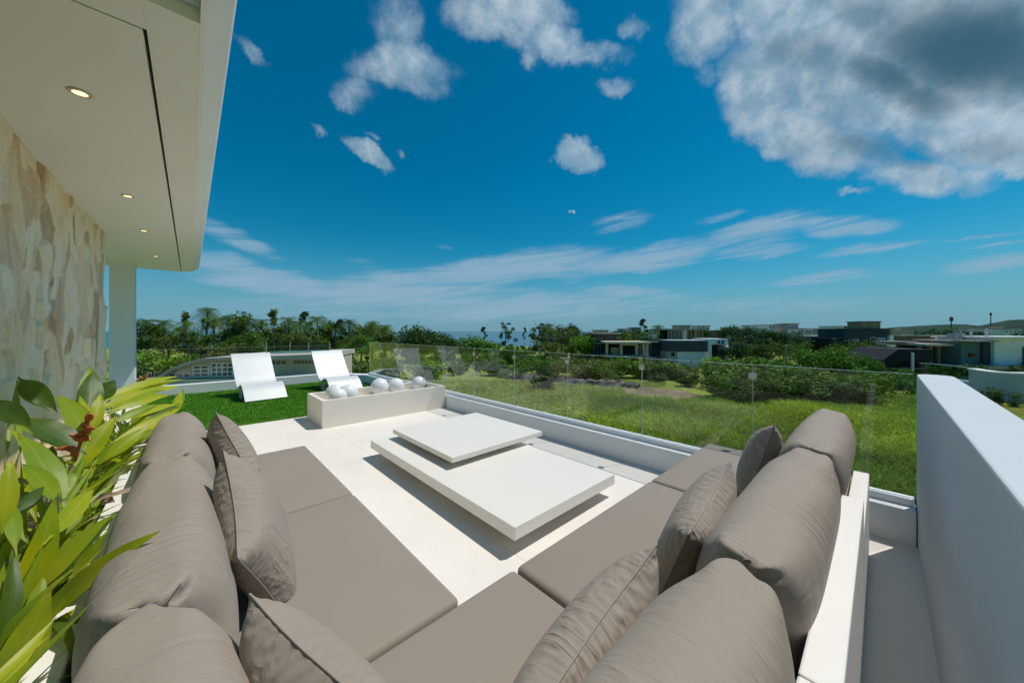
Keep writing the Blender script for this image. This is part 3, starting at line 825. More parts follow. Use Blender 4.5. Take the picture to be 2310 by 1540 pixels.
def leaf_mat(name, col, vein, rough=.38):
    m = bpy.data.materials.new(name); m.use_nodes = True
    g = NT(m.node_tree); b = m.node_tree.nodes['Principled BSDF']
    uvn = g.n('ShaderNodeAttribute', attribute_name='across').outputs['Fac']     # 0 at the midrib, 1 at the margin
    aln = g.n('ShaderNodeAttribute', attribute_name='along').outputs['Fac']
    vec = g.n('ShaderNodeTexCoord').outputs['Object']
    isl = g.n('ShaderNodeNewGeometry').outputs['Random Per Island']
    rib = g.ramp(uvn, .02, .10, 1, 0)
    c = g.mix(g.ramp(g.noise(vec, 7, 5, .6), .35, .7), (*col, 1), (col[0] * 1.5, col[1] * 1.15, col[2] * .8, 1))
    c = g.mix(g.ramp(isl, .45, 1.0, 0, .55), c, (*vein, 1))
    stripes = g.n('ShaderNodeTexWave', bands_direction='X', inp={'Vector': g.n('ShaderNodeCombineXYZ', inp={0: g.m('ADD', g.m('MULTIPLY', aln, 16), g.m('MULTIPLY', uvn, -3.0)), 1: 0.0, 2: 0.0}).outputs[0], 'Scale': 1.0, 'Distortion': .6}).outputs['Fac']
    c = g.mix(g.m('MULTIPLY', rib, .6), c, (*vein, 1))
    spots = g.ramp(g.noise(vec, 26, 4, .7), .66, .74)
    c = g.mix(g.m('MULTIPLY', spots, .5), c, (.22, .15, .04, 1))
    tipf = g.ramp(g.m('ADD', aln, g.m('MULTIPLY', g.noise(vec, 11, 4), .16)), 1.02, 1.10)
    c = g.mix(tipf, c, (.30, .19, .05, 1))
    g.t.links.new(c, b.inputs['Base Color']); b.inputs['Roughness'].default_value = rough
    b.inputs['Specular IOR Level'].default_value = .45
    bn = g.n('ShaderNodeBump', inp={'Strength': .12, 'Distance': .004, 'Height': stripes}); g.t.links.new(bn.outputs[0], b.inputs['Normal'])
    tr = g.n('ShaderNodeBsdfTranslucent'); tc = g.mix(.5, c, (.44, .52, .02, 1)); g.put(tr.inputs[0], tc)
    mx = g.n('ShaderNodeMixShader', inp={0: .46, 1: b.outputs[0], 2: tr.outputs[0]})
    g.t.links.new(mx.outputs[0], m.node_tree.nodes['Material Output'].inputs[0])
    return m
LM = [leaf_mat('leaf_yellow_green', (.34, .44, .010), (.52, .56, .06)), leaf_mat('leaf_mid_green', (.20, .34, .02), (.36, .46, .06)),
      leaf_mat('leaf_deep_green', (.05, .12, .016), (.10, .17, .03)), mat('leaf_dry', (.40, .30, .20), .8, .3, 14, translucent=.25)]
class LeafSet:
    def __init__(s): s.v = []; s.q = []; s.mi = []; s.ac = []; s.al = []
    def leaf(s, b, t, w, cls, up=Vector((0, 0, 1)), arch=.14, fold=.30, roll=0.0, petiole=.16, curl=.0):
        b, t = Vector(b), Vector(t); L = (t - b).length; ax = (t - b).normalized()
        side = ax.cross(up)
        if side.length < .05: side = ax.cross(Vector((1, 0, 0)))
        side.normalize(); nrm = side.cross(ax).normalized()
        if roll:
            Rm = Matrix.Rotation(roll, 3, ax); side = Rm @ side; nrm = Rm @ nrm
        n = 16; base = len(s.v); wob = random.uniform(0, 6)
        for i in range(n + 1):
            k = i / n
            p = b.lerp(t, k) + nrm * (arch * L * math.sin(math.pi * min(1, k * 1.02)) ) - Vector((0, 0, 1)) * curl * L * max(0, k - .6) ** 2 * 4
            if k < petiole: hw = .05 * w
            else:
                u = (k - petiole) / (1 - petiole)
                hw = w * .5 * (math.sin(math.pi * min(1, u ** .78 * .985 + .012)) ** 1.0)
                hw = max(hw, .004 * w)
            ph = math.sin(i * 1.3 + wob) * .05 * w
            for j, f in enumerate((-1, -.5, 0, .5, 1)):
                off = side * hw * f + nrm * (abs(f) ** 1.2 * hw * fold + (ph * abs(f) * .5 if abs(f) == 1 else 0))
                s.v.append(p + off); s.ac.append(abs(f)); s.al.append(k)
        for i in range(n):
            for j in range(4):
                a = base + i * 5 + j
                s.q.append((a, a + 1, a + 6, a + 5)); s.mi.append(cls)
    def build(s, name, parent):
        o = raw_mesh(name, [tuple(p) for p in s.v], s.q, LM, parent, True)
        o.data.polygons.foreach_set('material_index', s.mi)
        for nm, vals in (('across', s.ac), ('along', s.al)):
            at_ = o.data.attributes.new(nm, 'FLOAT', 'POINT'); at_.data.foreach_set('value', vals)
        return o
def cr(cx, cy): return cx * .4804, 800 + cy * .4804
BED_X0, BED_X1 = -.79, -.315
bed = MB().box(BED_X0, BED_X1, .6, 6.9, 0, .12, .004).build('planting_bed_kerb', M['render'])
tag(bed, 'low white bed edging between the stone wall and the sofa', 'planter bed')
soil = MB().box(BED_X0 + .03, BED_X1 - .03, .63, 6.87, .08, .135).build('planting_soil', M['soil'], bed)
plants = [
 (1.05, 'heliconia plant closest to the sofa corner, with the biggest yellow-green leaf tip'),
 (1.75, 'heliconia plant with broad upright leaves beside the long back cushion'),
 (2.55, 'heliconia plant bearing the orange zigzag flower'),
 (3.40, 'heliconia plant with long pale leaves sweeping over the far back cushion'),
 (4.40, 'heliconia plant at the turf end of the bed, bright narrow leaves'),
 (5.50, 'dark broad leaved plant against the stone wall, near the white column')]
roots = [empty('heliconia_plant', (-.55, y, .13), 0, lab, 'plant', 'heliconias in the bed by the stone wall') for y, lab in plants]
sets = [LeafSet() for _ in plants]
W = R_(1)
# bx,by,tx,ty (in the bed, crop of the view), width px, distance base, distance tip, tint, arch
spec = [
 (0, 235,1215, 755,800, 150, .98,1.03, 0,.05,-.5), (0, 60,1300, 262,640, 165, 1.10,1.20, 0,.06,.5), (0, 20,1560, 232,1085, 190, .84,.90, 0,.05,.3),
 (1, 185,1080, 528,735, 105, 1.12,1.25, 0,.08,-.3), (0, 0,1330, 60,900, 90, 1.0,1.1, 2,.1,.6), (1, 262,660, 82,350, 125, 1.5,1.6, 1,.08,.3),
 (2, 410,420, 280,172, 120, 2.1,2.3, 1,.06,.2), (2, 440,330, 472,175, 62, 2.1,2.2, 0,.08,0), (2, 330,430, 60,280, 150, 1.8,1.75, 2,.08,.5),
 (1, -40,235, 150,330, 110, 1.5,1.6, 2,.1,.4), (1, 15,760, 40,485, 85, 1.2,1.25, 0,.1,.2), (1, 245,665, 105,500, 95, 1.4,1.5, 1,.06,.1),
 (1, 65,870, 25,655, 70, 1.2,1.3, 1,.08,0), (2, 380,510, 548,275, 95, 2.0,2.2, 0,.05,-.2), (3, 440,530, 850,235, 80, 2.3,2.9, 0,.09,-.3),
 (3, 450,500, 790,325, 85, 2.3,2.6, 1,.07,-.3), (4, 480,255, 858,138, 62, 2.9,3.6, 0,.08,-.4), (4, 500,210, 842,88, 52, 3.0,3.6, 0,.07,-.3),
 (4, 560,305, 745,225, 45, 2.8,3.1, 1,.08,0), (3, 445,570, 822,398, 30, 2.0,2.3, 0,.05,0), (2, 430,690, 750,594, 28, 1.5,1.7, 3,.08,0),
 (1, 265,820, 440,620, 95, 1.2,1.4, 0,.05,.3), (3, 400,280, 442,62, 110, 2.6,2.8, 2,.06,.2), (4, 465,200, 540,115, 90, 2.9,3.0, 2,.06,.3),
 (2, 125,140, 270,265, 100, 2.0,2.0, 2,.1,.6), (4, 815,265, 850,165, 45, 3.4,3.5, 0,.1,.4), (0, 150,1390, 360,1180, 95, .92,1.0, 0,.06,-.2),
 (0, 200,1450, 330,1245, 75, .93,1.0, 0,.05,.2), (0, -30,1520, 100,1320, 120, .82,.88, 0,.08,.3), (3, 520,470, 700,330, 70, 2.2,2.4, 0,.08,-.1),
 (3, 540,430, 790,260, 64, 2.5,2.8, 0,.06,.2), (4, 560,250, 800,180, 60, 2.9,3.3, 0,.09,.1), (2, 300,640, 330,500, 70, 1.7,1.8, 1,.06,.4),
 (1, 160,960, 320,760, 80, 1.2,1.3, 1,.06,.2), (0, 130,1260, 205,1030, 90, 1.05,1.12, 1,.05,.6), (3, 380,360, 350,205, 80, 2.3,2.5, 2,.06,.1),
 (2, 180,560, 250,420, 90, 1.7,1.8, 2,.06,.2), (1, 100,720, 210,610, 60, 1.3,1.4, 2,.06,.2), (0, 120,1490, 260,1330, 70, .9,.95, 1,.05,.2),
 (3, 470,620, 640,500, 60, 1.9,2.1, 2,.06,.1), (4, 600,200, 830,110, 34, 3.2,3.7, 0,.07,.3), (4, 640,290, 835,225, 44, 2.9,3.3, 0,.07,-.2),
 (1, 360,1010, 500,830, 60, 1.15,1.2, 0,.05,.3), (0, 60,1120, 190,940, 80, 1.1,1.2, 2,.05,.3),
]
twin = []
for q in spec:                       # each big leaf has a companion a little behind it
    if q[5] > 40:
        j = random.uniform(-34, 34); k = random.uniform(-30, 30)
        twin.append((q[0], q[1] + j * .5, q[2] + 12, q[3] + j - 10, q[4] + k, q[5] * .72, q[6] + .06, q[7] + random.uniform(.05, .14), random.choice((0, 1, 1, 2)), q[9], q[10] + random.uniform(-.4, .4)))
for (pi, bx_, by_, tx_, ty_, wpx, d0, d1, cls, arch, roll) in spec + twin:
    p0 = at(cr(bx_, by_)[0], d0, py=cr(bx_, by_)[1]); p1 = at(cr(tx_, ty_)[0], d1, py=cr(tx_, ty_)[1])
    w = wpx * .4804 / FPX * (d0 + d1) / 2 * .78
    if wpx > 40: p0 = p0 + (p0 - p1) * .28
    p0.x = min(p0.x, max(p1.x, -.33)); p0.z = max(p0.z, .16)
    # the blade is turned to the light and to the open side of the bed
    upv = (Vector((0, 0, CAM_H)) - (p0 + p1) / 2).normalized() * .7 + SUN_DIR * .5
    sets[pi].leaf(p0, p1, w, cls, upv, arch * .6, .22, roll * .6, petiole=.10, curl=.05)
    # stalk down to the bed
    root_pt = Vector((-.55 + random.uniform(-.12, .12), plants[pi][0] + random.uniform(-.15, .15), .13))
    mid = root_pt.lerp(p0, .6) + Vector((0, 0, .08))
    for a_, b_ in ((root_pt, mid), (mid, p0)):
        sets[pi].leaf(a_, b_, .022, 1, upv, 0, .3, 0, petiole=0)
# fill of smaller darker leaves round each stem
for pi, (y, lab) in enumerate(plants):
    n = (60, 60, 54, 52, 50, 34)[pi]
    for k in range(n):
        a = random.uniform(0, 6.283); h0 = random.uniform(.15, .45); h1 = h0 + random.uniform(.08, .34)
        c0 = Vector((-.53 + random.gauss(0, .08), y + random.gauss(0, .20), h0))
        rad = random.uniform(.30, .52)
        c1 = Vector((min(-.20, max(-.76, c0.x + .06 + rad * math.cos(a))), c0.y + rad * 1.3 * math.sin(a), h1))
        sets[pi].leaf(c0, c1, random.uniform(.035, .058), random.choice((0, 0, 1, 1, 2, 3) if k % 4 else (2,)), arch=random.uniform(.05, .2), roll=random.uniform(-.6, .6), curl=random.uniform(0, .25))
    for k in range(5):
        c0 = Vector((-.55 + random.gauss(0, .05), y + random.gauss(0, .1), .12)); c1 = c0 + Vector((random.uniform(-.1, .15), random.uniform(-.15, .15), random.uniform(.3, .6)))
        sets[pi].leaf(c0, c1, .025, 1, petiole=0, arch=.03)
for k in range(84):
    y = .62 + 4.2 * k / 84 + random.uniform(-.05, .05)
    c0 = Vector((-.50 + random.uniform(-.06, .08), y, random.uniform(.25, .5))); c1 = Vector((random.uniform(-.27, -.17), y + random.uniform(-.05, .38), random.uniform(.62, .84)))
    sets[min(5, max(0, int((y - .7) / .95)))].leaf(c0, c1, random.uniform(.035, .062), random.choice((0, 0, 1, 1, 2)), arch=random.uniform(.03, .12), roll=random.uniform(-.5, .5), curl=random.uniform(0, .15))
for pi, s_ in enumerate(sets):
    loc(s_.build('foliage', None), roots[pi])
orange = mat('orange_bract', (.62, .17, .045), .5, .2, 20, translucent=.2)
ocre = mat('ochre_bract', (.50, .30, .10), .6, .25, 20, translucent=.15)
def flower(pi, stem, bracts, m_, d):
    f = MB(); P_ = [at(*(cr(*s)[0], d), py=cr(*s)[1]) for s in stem]
    f.tube(P_, [.007] * len(P_), 8)
    for (a, b) in bracts:
        A = at(cr(*a)[0], d, py=cr(*a)[1]); B = at(cr(*b)[0], d - .04, py=cr(*b)[1])
        md = A.lerp(B, .45) + Vector((0, 0, .012))
        f.tube([A, A.lerp(md, .5), md, md.lerp(B, .6), B], [.007, .016, .014, .008, .001], 8)
    loc(f.build('flower', m_, smooth=True), roots[pi])
flower(2, [(350, 500), (372, 430), (392, 370), (420, 300)], [((352, 478), (348, 440)), ((365, 450), (255, 444)), ((380, 405), (322, 374)), ((385, 400), (425, 402)), ((395, 365), (448, 345)), ((405, 340), (385, 335)), ((415, 310), (430, 280)), ((395, 372), (370, 380))], orange, 1.75)
flower(4, [(640, 150), (668, 130), (680, 112)], [((668, 128), (632, 122)), ((672, 125), (652, 100)), ((680, 115), (694, 78)), ((680, 118), (708, 128)), ((676, 128), (690, 135))], ocre, 3.4)
dry = LeafSet()
for a, b, w, d in (((170, 935), (312, 898), 26, 1.25), ((250, 750), (315, 672), 40, 1.4), ((430, 705), (565, 650), 34, 1.55), ((50, 600), (140, 604), 30, 1.5), ((320, 560), (360, 525), 40, 1.6), ((600, 560), (620, 525), 20, 1.8), ((740, 310), (800, 250), 22, 3.0), ((480, 690), (540, 690), 40, 1.55), ((215, 1275), (330, 1320), 9, .97)):
    dry.leaf(at(cr(*a)[0], d, py=cr(*a)[1]), at(cr(*b)[0], d, py=cr(*b)[1]), w * .48 / FPX * d * 1.2, 3, Vector((0, -.4, 1)), .1, .5, .3, 0)
loc(dry.build('dry_leaves', None), roots[2])

# ================================================================== LAND, SEA, FIELD
def cl(l, d, z=0.0): return Vector((d * FWD[0] + l * RGT[0], d * FWD[1] + l * RGT[1], z))
def land_material():
    m = bpy.data.materials.new('field_ground'); m.use_nodes = True
    g = NT(m.node_tree); b = m.node_tree.nodes['Principled BSDF']
    v = g.n('ShaderNodeTexCoord').outputs['Object']
    a = g.ramp(g.noise(v, .06, 8, .6, .6), .38, .62); b2 = g.ramp(g.noise(v, .35, 8, .65), .35, .65); c2 = g.ramp(g.noise(v, 3.0, 6, .65), .3, .7, .7, 1.3)
    c = g.mix(a, (.17, .24, .04, 1), (.26, .33, .05, 1)); c = g.mix(g.m('MULTIPLY', b2, .55), c, (.24, .23, .09, 1))
    s = g.vm('SCALE', c); g.t.links.new(c2, s.node.inputs['Scale'])
    g.t.links.new(s, b.inputs['Base Color']); b.inputs['Roughness'].default_value = .95; b.inputs['Specular IOR Level'].default_value = .1
    bn = g.n('ShaderNodeBump', inp={'Strength': .7, 'Distance': .25, 'Height': g.noise(v, 2.2, 8, .7)}); g.t.links.new(bn.outputs[0], b.inputs['Normal'])
    return m
coast = [(-1500, 60), (-700, 110), (-300, 150), (-120, 168), (-40, 176), (30, 186), (90, 215), (160, 330), (330, 700), (900, 1900), (4000, 6000), (6000, 2000), (4000, -3000), (-2000, -2500)]
lp_ = [cl(*p) for p in coast]
o = MB(); f_ = o.bm.faces.new([o.bm.verts.new((p.x, p.y, GROUND)) for p in lp_]); f_.normal_update()
if f_.normal.z < 0: f_.normal_flip()
bmesh.ops.triangulate(o.bm, faces=o.bm.faces[:])
o = o.build('ground', land_material()); o['kind'] = 'structure'
def sea_material():
    m = mat('sea_water', (.012, .105, .145), .22, .12, .004, 0)
    g = NT(m.node_tree); b = m.node_tree.nodes['Principled BSDF']
    v = g.n('ShaderNodeTexCoord').outputs['Object']
    bn = g.n('ShaderNodeBump', inp={'Strength': .5, 'Distance': .5, 'Height': g.noise(v, .25, 8, .65)}); g.t.links.new(bn.outputs[0], b.inputs['Normal'])
    b.inputs['Specular IOR Level'].default_value = .25
    return m
o = MB().quad((-40000, -40000, -7.6), (40000, -40000, -7.6), (40000, 40000, -7.6), (-40000, 40000, -7.6)).build('sea', sea_material()); o['kind'] = 'structure'

# bare dirt at the field edge, grey yard by the trees
def patch(name, pts, z, m_, seed=0):
    P_ = []
    n = len(pts)
    for i in range(n):
        a, b = pts[i], pts[(i + 1) % n]
        for k in range(6):
            t = k / 6; q = a.lerp(b, t); w = (b - a).length * .05
            P_.append(Vector((q.x + mnoise.noise((q.x * .4, q.y * .4, seed)) * w * 2.5, q.y + mnoise.noise((q.x * .4, q.y * .4, seed + 5)) * w * 2.5, z)))
    o = MB(); f = o.bm.faces.new([o.bm.verts.new(p) for p in P_]); f.normal_update()
    if f.normal.z < 0: f.normal_flip()
    bmesh.ops.triangulate(o.bm, faces=o.bm.faces[:]); o = o.build(name, m_); o['kind'] = 'structure'; return o
dirt = mat('bare_dirt', (.24, .185, .125), .95, .3, .9, .8, 4, .1, var2=(.17, .14, .09))
patch('dirt_ground', [at(1395, 45, GROUND), at(1470, 39.5, GROUND), at(1600, 38.5, GROUND), at(1615, 41.5, GROUND), at(1540, 46, GROUND), at(1430, 51, GROUND)], GROUND + .03, dirt, 1)
patch('dirt_ground', [at(1140, 58, GROUND), at(1270, 50, GROUND), at(1430, 52, GROUND), at(1400, 57, GROUND), at(1200, 66, GROUND)], GROUND + .02, mat('trodden_soil', (.15, .125, .10), .95, .3, .6, .8, 4, .1), 3)
yard = mat('grey_yard', (.23, .22, .20), .95, .2, .5, .5, 4, .1)
patch('yard_ground', [at(300, 55, GROUND), at(480, 55, GROUND), at(900, 60, GROUND), at(900, 78, GROUND), at(560, 80, GROUND), at(300, 76, GROUND)], GROUND + .025, yard, 7)

# field grass and weeds: uncountable blades
def blades(name, n, l_rng, d_rng, h_rng, w, m_, keep=None, clump=0.0):
    px = RNG.uniform(*l_rng, n); d = RNG.uniform(d_rng[0] ** .5, d_rng[1] ** .5, n) ** 2
    l = (px - 1155) / FPX * d
    if keep is not None:
        k = keep(px, d); l, d, px = l[k], d[k], px[k]
    n = len(l)
    dens = np.array([mnoise.noise((a * .16, b * .16, 3.3)) for a, b in zip(l, d)])
    hh = RNG.uniform(*h_rng, n) * (1 + .9 * dens)
    k = hh > h_rng[0] * .55; l, d, hh = l[k], d[k], hh[k]; n = len(l)
    X = d * FWD[0] + l * RGT[0]; Y = d * FWD[1] + l * RGT[1]
    v = np.zeros((n, 3, 3, 3))
    for b in range(3):
        a = RNG.uniform(0, 6.283, n); ox, oy = RNG.normal(0, .10, n), RNG.normal(0, .10, n)
        lx, ly = RNG.normal(0, .8, n) * hh, RNG.normal(0, .8, n) * hh
        ww = w * (1 + RNG.uniform(-.4, .6, n))
        v[:, b, 0] = np.stack([X + ox - ww * np.cos(a), Y + oy - ww * np.sin(a), np.full(n, GROUND - .02)], 1)
        v[:, b, 1] = np.stack([X + ox + ww * np.cos(a), Y + oy + ww * np.sin(a), np.full(n, GROUND - .02)], 1)
        v[:, b, 2] = np.stack([X + ox + lx, Y + oy + ly, GROUND + hh], 1)
    o = raw_mesh(name, v.reshape(-1, 3), np.arange(n * 9).reshape(-1, 3), [m_], tris=True); o['kind'] = 'stuff'; return o
weed = mat('weed_blades', (.34, .45, .04), .8, .3, .12, island=.45, translucent=.35, spec=.2, var2=(.15, .27, .04))
grassm = mat('meadow_blades', (.33, .40, .10), .85, .3, .10, island=.4, translucent=.3, spec=.2)
def not_dirt(px, d): return ~((px > 1410) & (px < 1610) & (d > 38.8) & (d < 49) & (d > 39 + np.abs(px - 1530) * .03))
blades('weed_grass', 46000, (1330, 2300), (14, 44), (.22, .60), .055, weed, not_dirt)
blades('meadow_grass', 26000, (930, 1500), (18, 56), (.10, .28), .05, grassm, not_dirt)

# ================================================================== TREES
def leaf_cards(rng, lumps, n, size, flat=.35, shell=.45):
    """leaf quads spread through lumps (x,y,z,rx,ry,rz)"""
    L = np.array(lumps, float); w = (L[:, 3] * L[:, 4] * L[:, 5]) ** .67; w /= w.sum()
    i = rng.choice(len(L), n, p=w)
    dvec = rng.normal(0, 1, (n, 3)); dvec /= np.linalg.norm(dvec, axis=1, keepdims=True)
    r = rng.uniform(0, 1, n) ** shell * (1 + rng.normal(0, .10, n))
    c = L[i, :3] + dvec * r[:, None] * L[i, 3:]
    nr = dvec * .8 + rng.normal(0, .7, (n, 3)) + np.array([0, 0, flat]); nr /= np.linalg.norm(nr, axis=1, keepdims=True)
    t = np.cross(nr, rng.normal(0, 1, (n, 3))); t /= np.linalg.norm(t, axis=1, keepdims=True) + 1e-9
    b = np.cross(nr, t); s = size * rng.uniform(.55, 1.4, n)[:, None]
    v = np.stack([c - t * s * .75, c - b * s * .36 + nr * s * .08, c + t * s * .75, c + b * s * .36 + nr * s * .08], 1)
    return v.reshape(-1, 3), np.arange(n * 4).reshape(-1, 4)
bark = mat('bark', (.15, .115, .085), .9, .3, 3, .6, 12, .1)
pale_bark = mat('pale_bark', (.30, .26, .20), .9, .25, 3, .6, 12, .1)
def fol(name, col, isl=.5, tr=.25): return mat(name, (col[0] * 1.12, col[1] * 1.34, col[2] * .95), .75, .25, .5, island=isl, objvar=.18, translucent=tr, spec=.12)
F = {'dark': fol('foliage_dark', (0.049, 0.081, 0.025)), 'mid': fol('foliage_mid', (0.084, 0.129, 0.028)), 'olive': fol('foliage_olive', (0.119, 0.140, 0.042)),
     'bright': fol('foliage_bright', (0.175, 0.259, 0.031)), 'lush': fol('foliage_lush', (0.087, 0.161, 0.028)), 'grey': fol('foliage_greygreen', (0.098, 0.123, 0.070)), 'brown': fol('foliage_dry', (0.182, 0.119, 0.056)),
     'teal': fol('foliage_blue_green', (0.042, 0.091, 0.063))}
def trunk_mesh(rng, h, r, limbs, spread, lean=.05):
    mb = MB(); top = Vector((rng.normal(0, lean * h), rng.normal(0, lean * h), h))
    pts = [Vector((0, 0, -.2)), Vector((top.x * .25 + rng.normal(0, r), top.y * .25, h * .35)), Vector((top.x * .6, top.y * .6 + rng.normal(0, r), h * .7)), top]
    mb.tube(pts, [r * 1.25, r, r * .75, r * .35], 7)
    for k in range(limbs):
        t = rng.uniform(.4, .9); p = pts[1].lerp(top, (t - .35) / .65); a = k * 2.4 + rng.uniform(-.4, .4)
        e = p + Vector((math.cos(a) * spread * rng.uniform(.5, 1), math.sin(a) * spread * rng.uniform(.5, 1), h * rng.uniform(.12, .34)))
        mb.tube([p, p.lerp(e, .5) + Vector((0, 0, -.05 * h)), e], [r * .5, r * .35, r * .1], 5)
    return mb
PROTO = {}
def proto(key, seed, kind, leafm, barkm=None, dens=1.0):
    """a tree of unit reference height (metres), standing far below until copied"""
    rng = np.random.default_rng(seed); barkm = barkm or bark
    nm = {'broad': 'broadleaf_tree', 'tall': 'slender_tree', 'palm': 'palm_tree', 'dome': 'round_tree', 'bush': 'bush', 'ragged': 'ragged_tree', 'hedge': 'hedge'}[kind]
    r = bpy.data.objects.new(nm, None); r.empty_display_size = .3
    parts = []
    def crown(lumps, n, size, **k):
        v, q = leaf_cards(rng, lumps, int(n * dens), size, **k)
        me_o = raw_mesh('crown', v, q, [F[leafm]]); me_o.parent = r; parts.append(me_o)
    def trunk(mb, m_=None): o_ = mb.build('trunk', m_ or barkm, r); parts.append(o_)
    if kind == 'broad':      # 10 m
        trunk(trunk_mesh(rng, 7.5, .22, 6, 2.6))
        lum = [(rng.normal(0, 1.9), rng.normal(0, 1.9), rng.uniform(4.2, 8.6), rng.uniform(1.1, 2.0), rng.uniform(1.1, 2.0), rng.uniform(.8, 1.4)) for _ in range(13)]
        lum.append((0, 0, 8.6, 1.5, 1.5, 1.4)); crown(lum, 2300, .34)
    elif kind == 'ragged':
        trunk(trunk_mesh(rng, 9.0, .16, 8, 2.2))
        lum = [(rng.normal(0, 1.5), rng.normal(0, 1.5), rng.uniform(3.0, 9.6), rng.uniform(.5, 1.0), rng.uniform(.5, 1.0), rng.uniform(.35, .9)) for _ in range(18)]
        crown(lum, 1500, .30, flat=0)
    elif kind == 'tall':
        trunk(trunk_mesh(rng, 9.6, .11, 4, .8, .02), pale_bark)
        lum = [(rng.normal(0, .35), rng.normal(0, .35), z, rng.uniform(.45, .9), rng.uniform(.45, .9), .45) for z in (5.9, 6.8, 7.8, 8.5, 9.2, 9.7)]
        crown(lum, 700, .26, flat=0)
    elif kind == 'dome':     # 6 m, dense
        trunk(trunk_mesh(rng, 3.5, .22, 5, 2.0))
        lum = [(rng.normal(0, 1.7), rng.normal(0, 1.7), rng.uniform(2.0, 4.2), 1.5, 1.5, 1.3) for _ in range(12)] + [(0, 0, 4.4, 2.0, 2.0, 1.5)]
        crown(lum, 2600, .30)
    elif kind == 'bush':     # 3 m
        mb = MB()
        for k in range(6):
            a = k * 1.05; mb.tube([(0.1 * math.cos(a), .1 * math.sin(a), -.1), (.6 * math.cos(a), .6 * math.sin(a), .9), (1.1 * math.cos(a), 1.1 * math.sin(a), 1.9)], [.05, .035, .01], 5)
        trunk(mb)
        lum = [(rng.normal(0, .85), rng.normal(0, .85), rng.uniform(.5, 2.2), rng.uniform(.6, 1.0), rng.uniform(.6, 1.0), rng.uniform(.5, .8)) for _ in range(11)]
        crown(lum, 1900, .20)
    elif kind == 'palm':     # 9 m
        mb = MB(); mb.tube([(0, 0, -.2), (.15, .05, 3), (.25, .2, 6), (.2, .3, 8.2)], [.2, .15, .13, .12], 8); trunk(mb, pale_bark)
        V_, Q_ = [], []
        for k in range(22):
            a = k * 2.399 + rng.uniform(-.2, .2); el = rng.uniform(-.5, 1.1); L = rng.uniform(2.2, 3.0); pts = []
            for i in range(9):
                t = i / 8; rr = L * t * math.cos(el) * (1 - .1 * t); z = 8.2 + L * (t * math.sin(el) - .75 * t * t)
                pts.append(np.array([.2 + rr * math.cos(a), .3 + rr * math.sin(a), z]))
            sd = np.array([-math.sin(a), math.cos(a), 0])
            for i in range(8):
                for s in (-1, 1):
                    for j in (0, .5):
                        p = pts[i] * (1 - j) + pts[i + 1] * j; q = pts[i + 1] - pts[i]
                        ln = .55 * math.sin(math.pi * min(1, (i + j + .8) / 9.2)) + .08
                        tip = p + sd * s * ln + q * .8 + np.array([0, 0, -.35 * ln]); b0 = len(V_)
                        V_ += [p, p + q * .22, tip, tip - q * .1]; Q_.append((b0, b0 + 1, b0 + 2, b0 + 3))
        o_ = raw_mesh('crown', np.array(V_), np.array(Q_), [F[leafm]]); o_.parent = r; parts.append(o_)
    elif kind == 'hedge':
        mb = MB(); mb.tube([(-2, 0, -.1), (-1, .1, .7), (0, 0, .9), (1, .1, .7), (2, 0, -.1)], .05, 5); trunk(mb)
        lum = [(x, rng.normal(0, .3), rng.uniform(.6, 1.3), .8, .8, .7) for x in np.linspace(-2.4, 2.4, 9)]
        crown(lum, 1900, .20)
    r['_h'] = {'broad': 10, 'tall': 10, 'palm': 9, 'dome': 6, 'bush': 3, 'ragged': 10, 'hedge': 2}[kind]
    PROTO[key] = [r, parts, False, r['_h']]
    del r['_h']
def plant_tree(key, px, d, ytop, label, group, cat='tree', wscale=1.0, ybase=None, z0=GROUND):
    r, parts, used, H = PROTO[key]
    ztop = CAM_H - (ytop - 747) / FPX * d
    h = max(.8, ztop - z0); s = h / H
    if not used:
        C.objects.link(r); o_ = r; PROTO[key][2] = True
    else:
        o_ = r.copy(); C.objects.link(o_)
        for p in parts:
            c_ = p.copy(); C.objects.link(c_); c_.parent = o_
    o_.location = at(px, d, z0); sw = s * wscale
    o_.scale = (sw, sw, s); o_.rotation_euler = (0, 0, random.uniform(0, 6.28))
    for k_ in ('label', 'category', 'group'):
        if k_ in o_: del o_[k_]
    tag(o_, label, cat, group); return o_
proto('bd', 1, 'broad', 'dark'); proto('bm', 2, 'broad', 'mid'); proto('bo', 3, 'broad', 'olive'); proto('bl', 4, 'broad', 'lush'); proto('bt', 18, 'broad', 'teal')
proto('rd', 5, 'ragged', 'dark'); proto('ro', 6, 'ragged', 'olive'); proto('rb', 7, 'ragged', 'brown', dens=.7)
proto('td', 8, 'tall', 'dark'); proto('tb', 9, 'tall', 'olive'); proto('pa', 10, 'palm', 'mid'); proto('pd', 11, 'palm', 'dark')
proto('dd', 12, 'dome', 'dark', dens=1.3); proto('dl', 13, 'dome', 'lush', dens=1.3); proto('db', 14, 'dome', 'bright')
proto('bu', 15, 'bush', 'lush'); proto('bb', 16, 'bush', 'bright'); proto('bg', 17, 'bush', 'grey'); proto('be', 19, 'bush', 'dark'); proto('hg', 20, 'hedge', 'lush')
G1, G2, G3 = 'trees beyond the loungers', 'trees beyond the glass and field', 'bushes along the field edge'
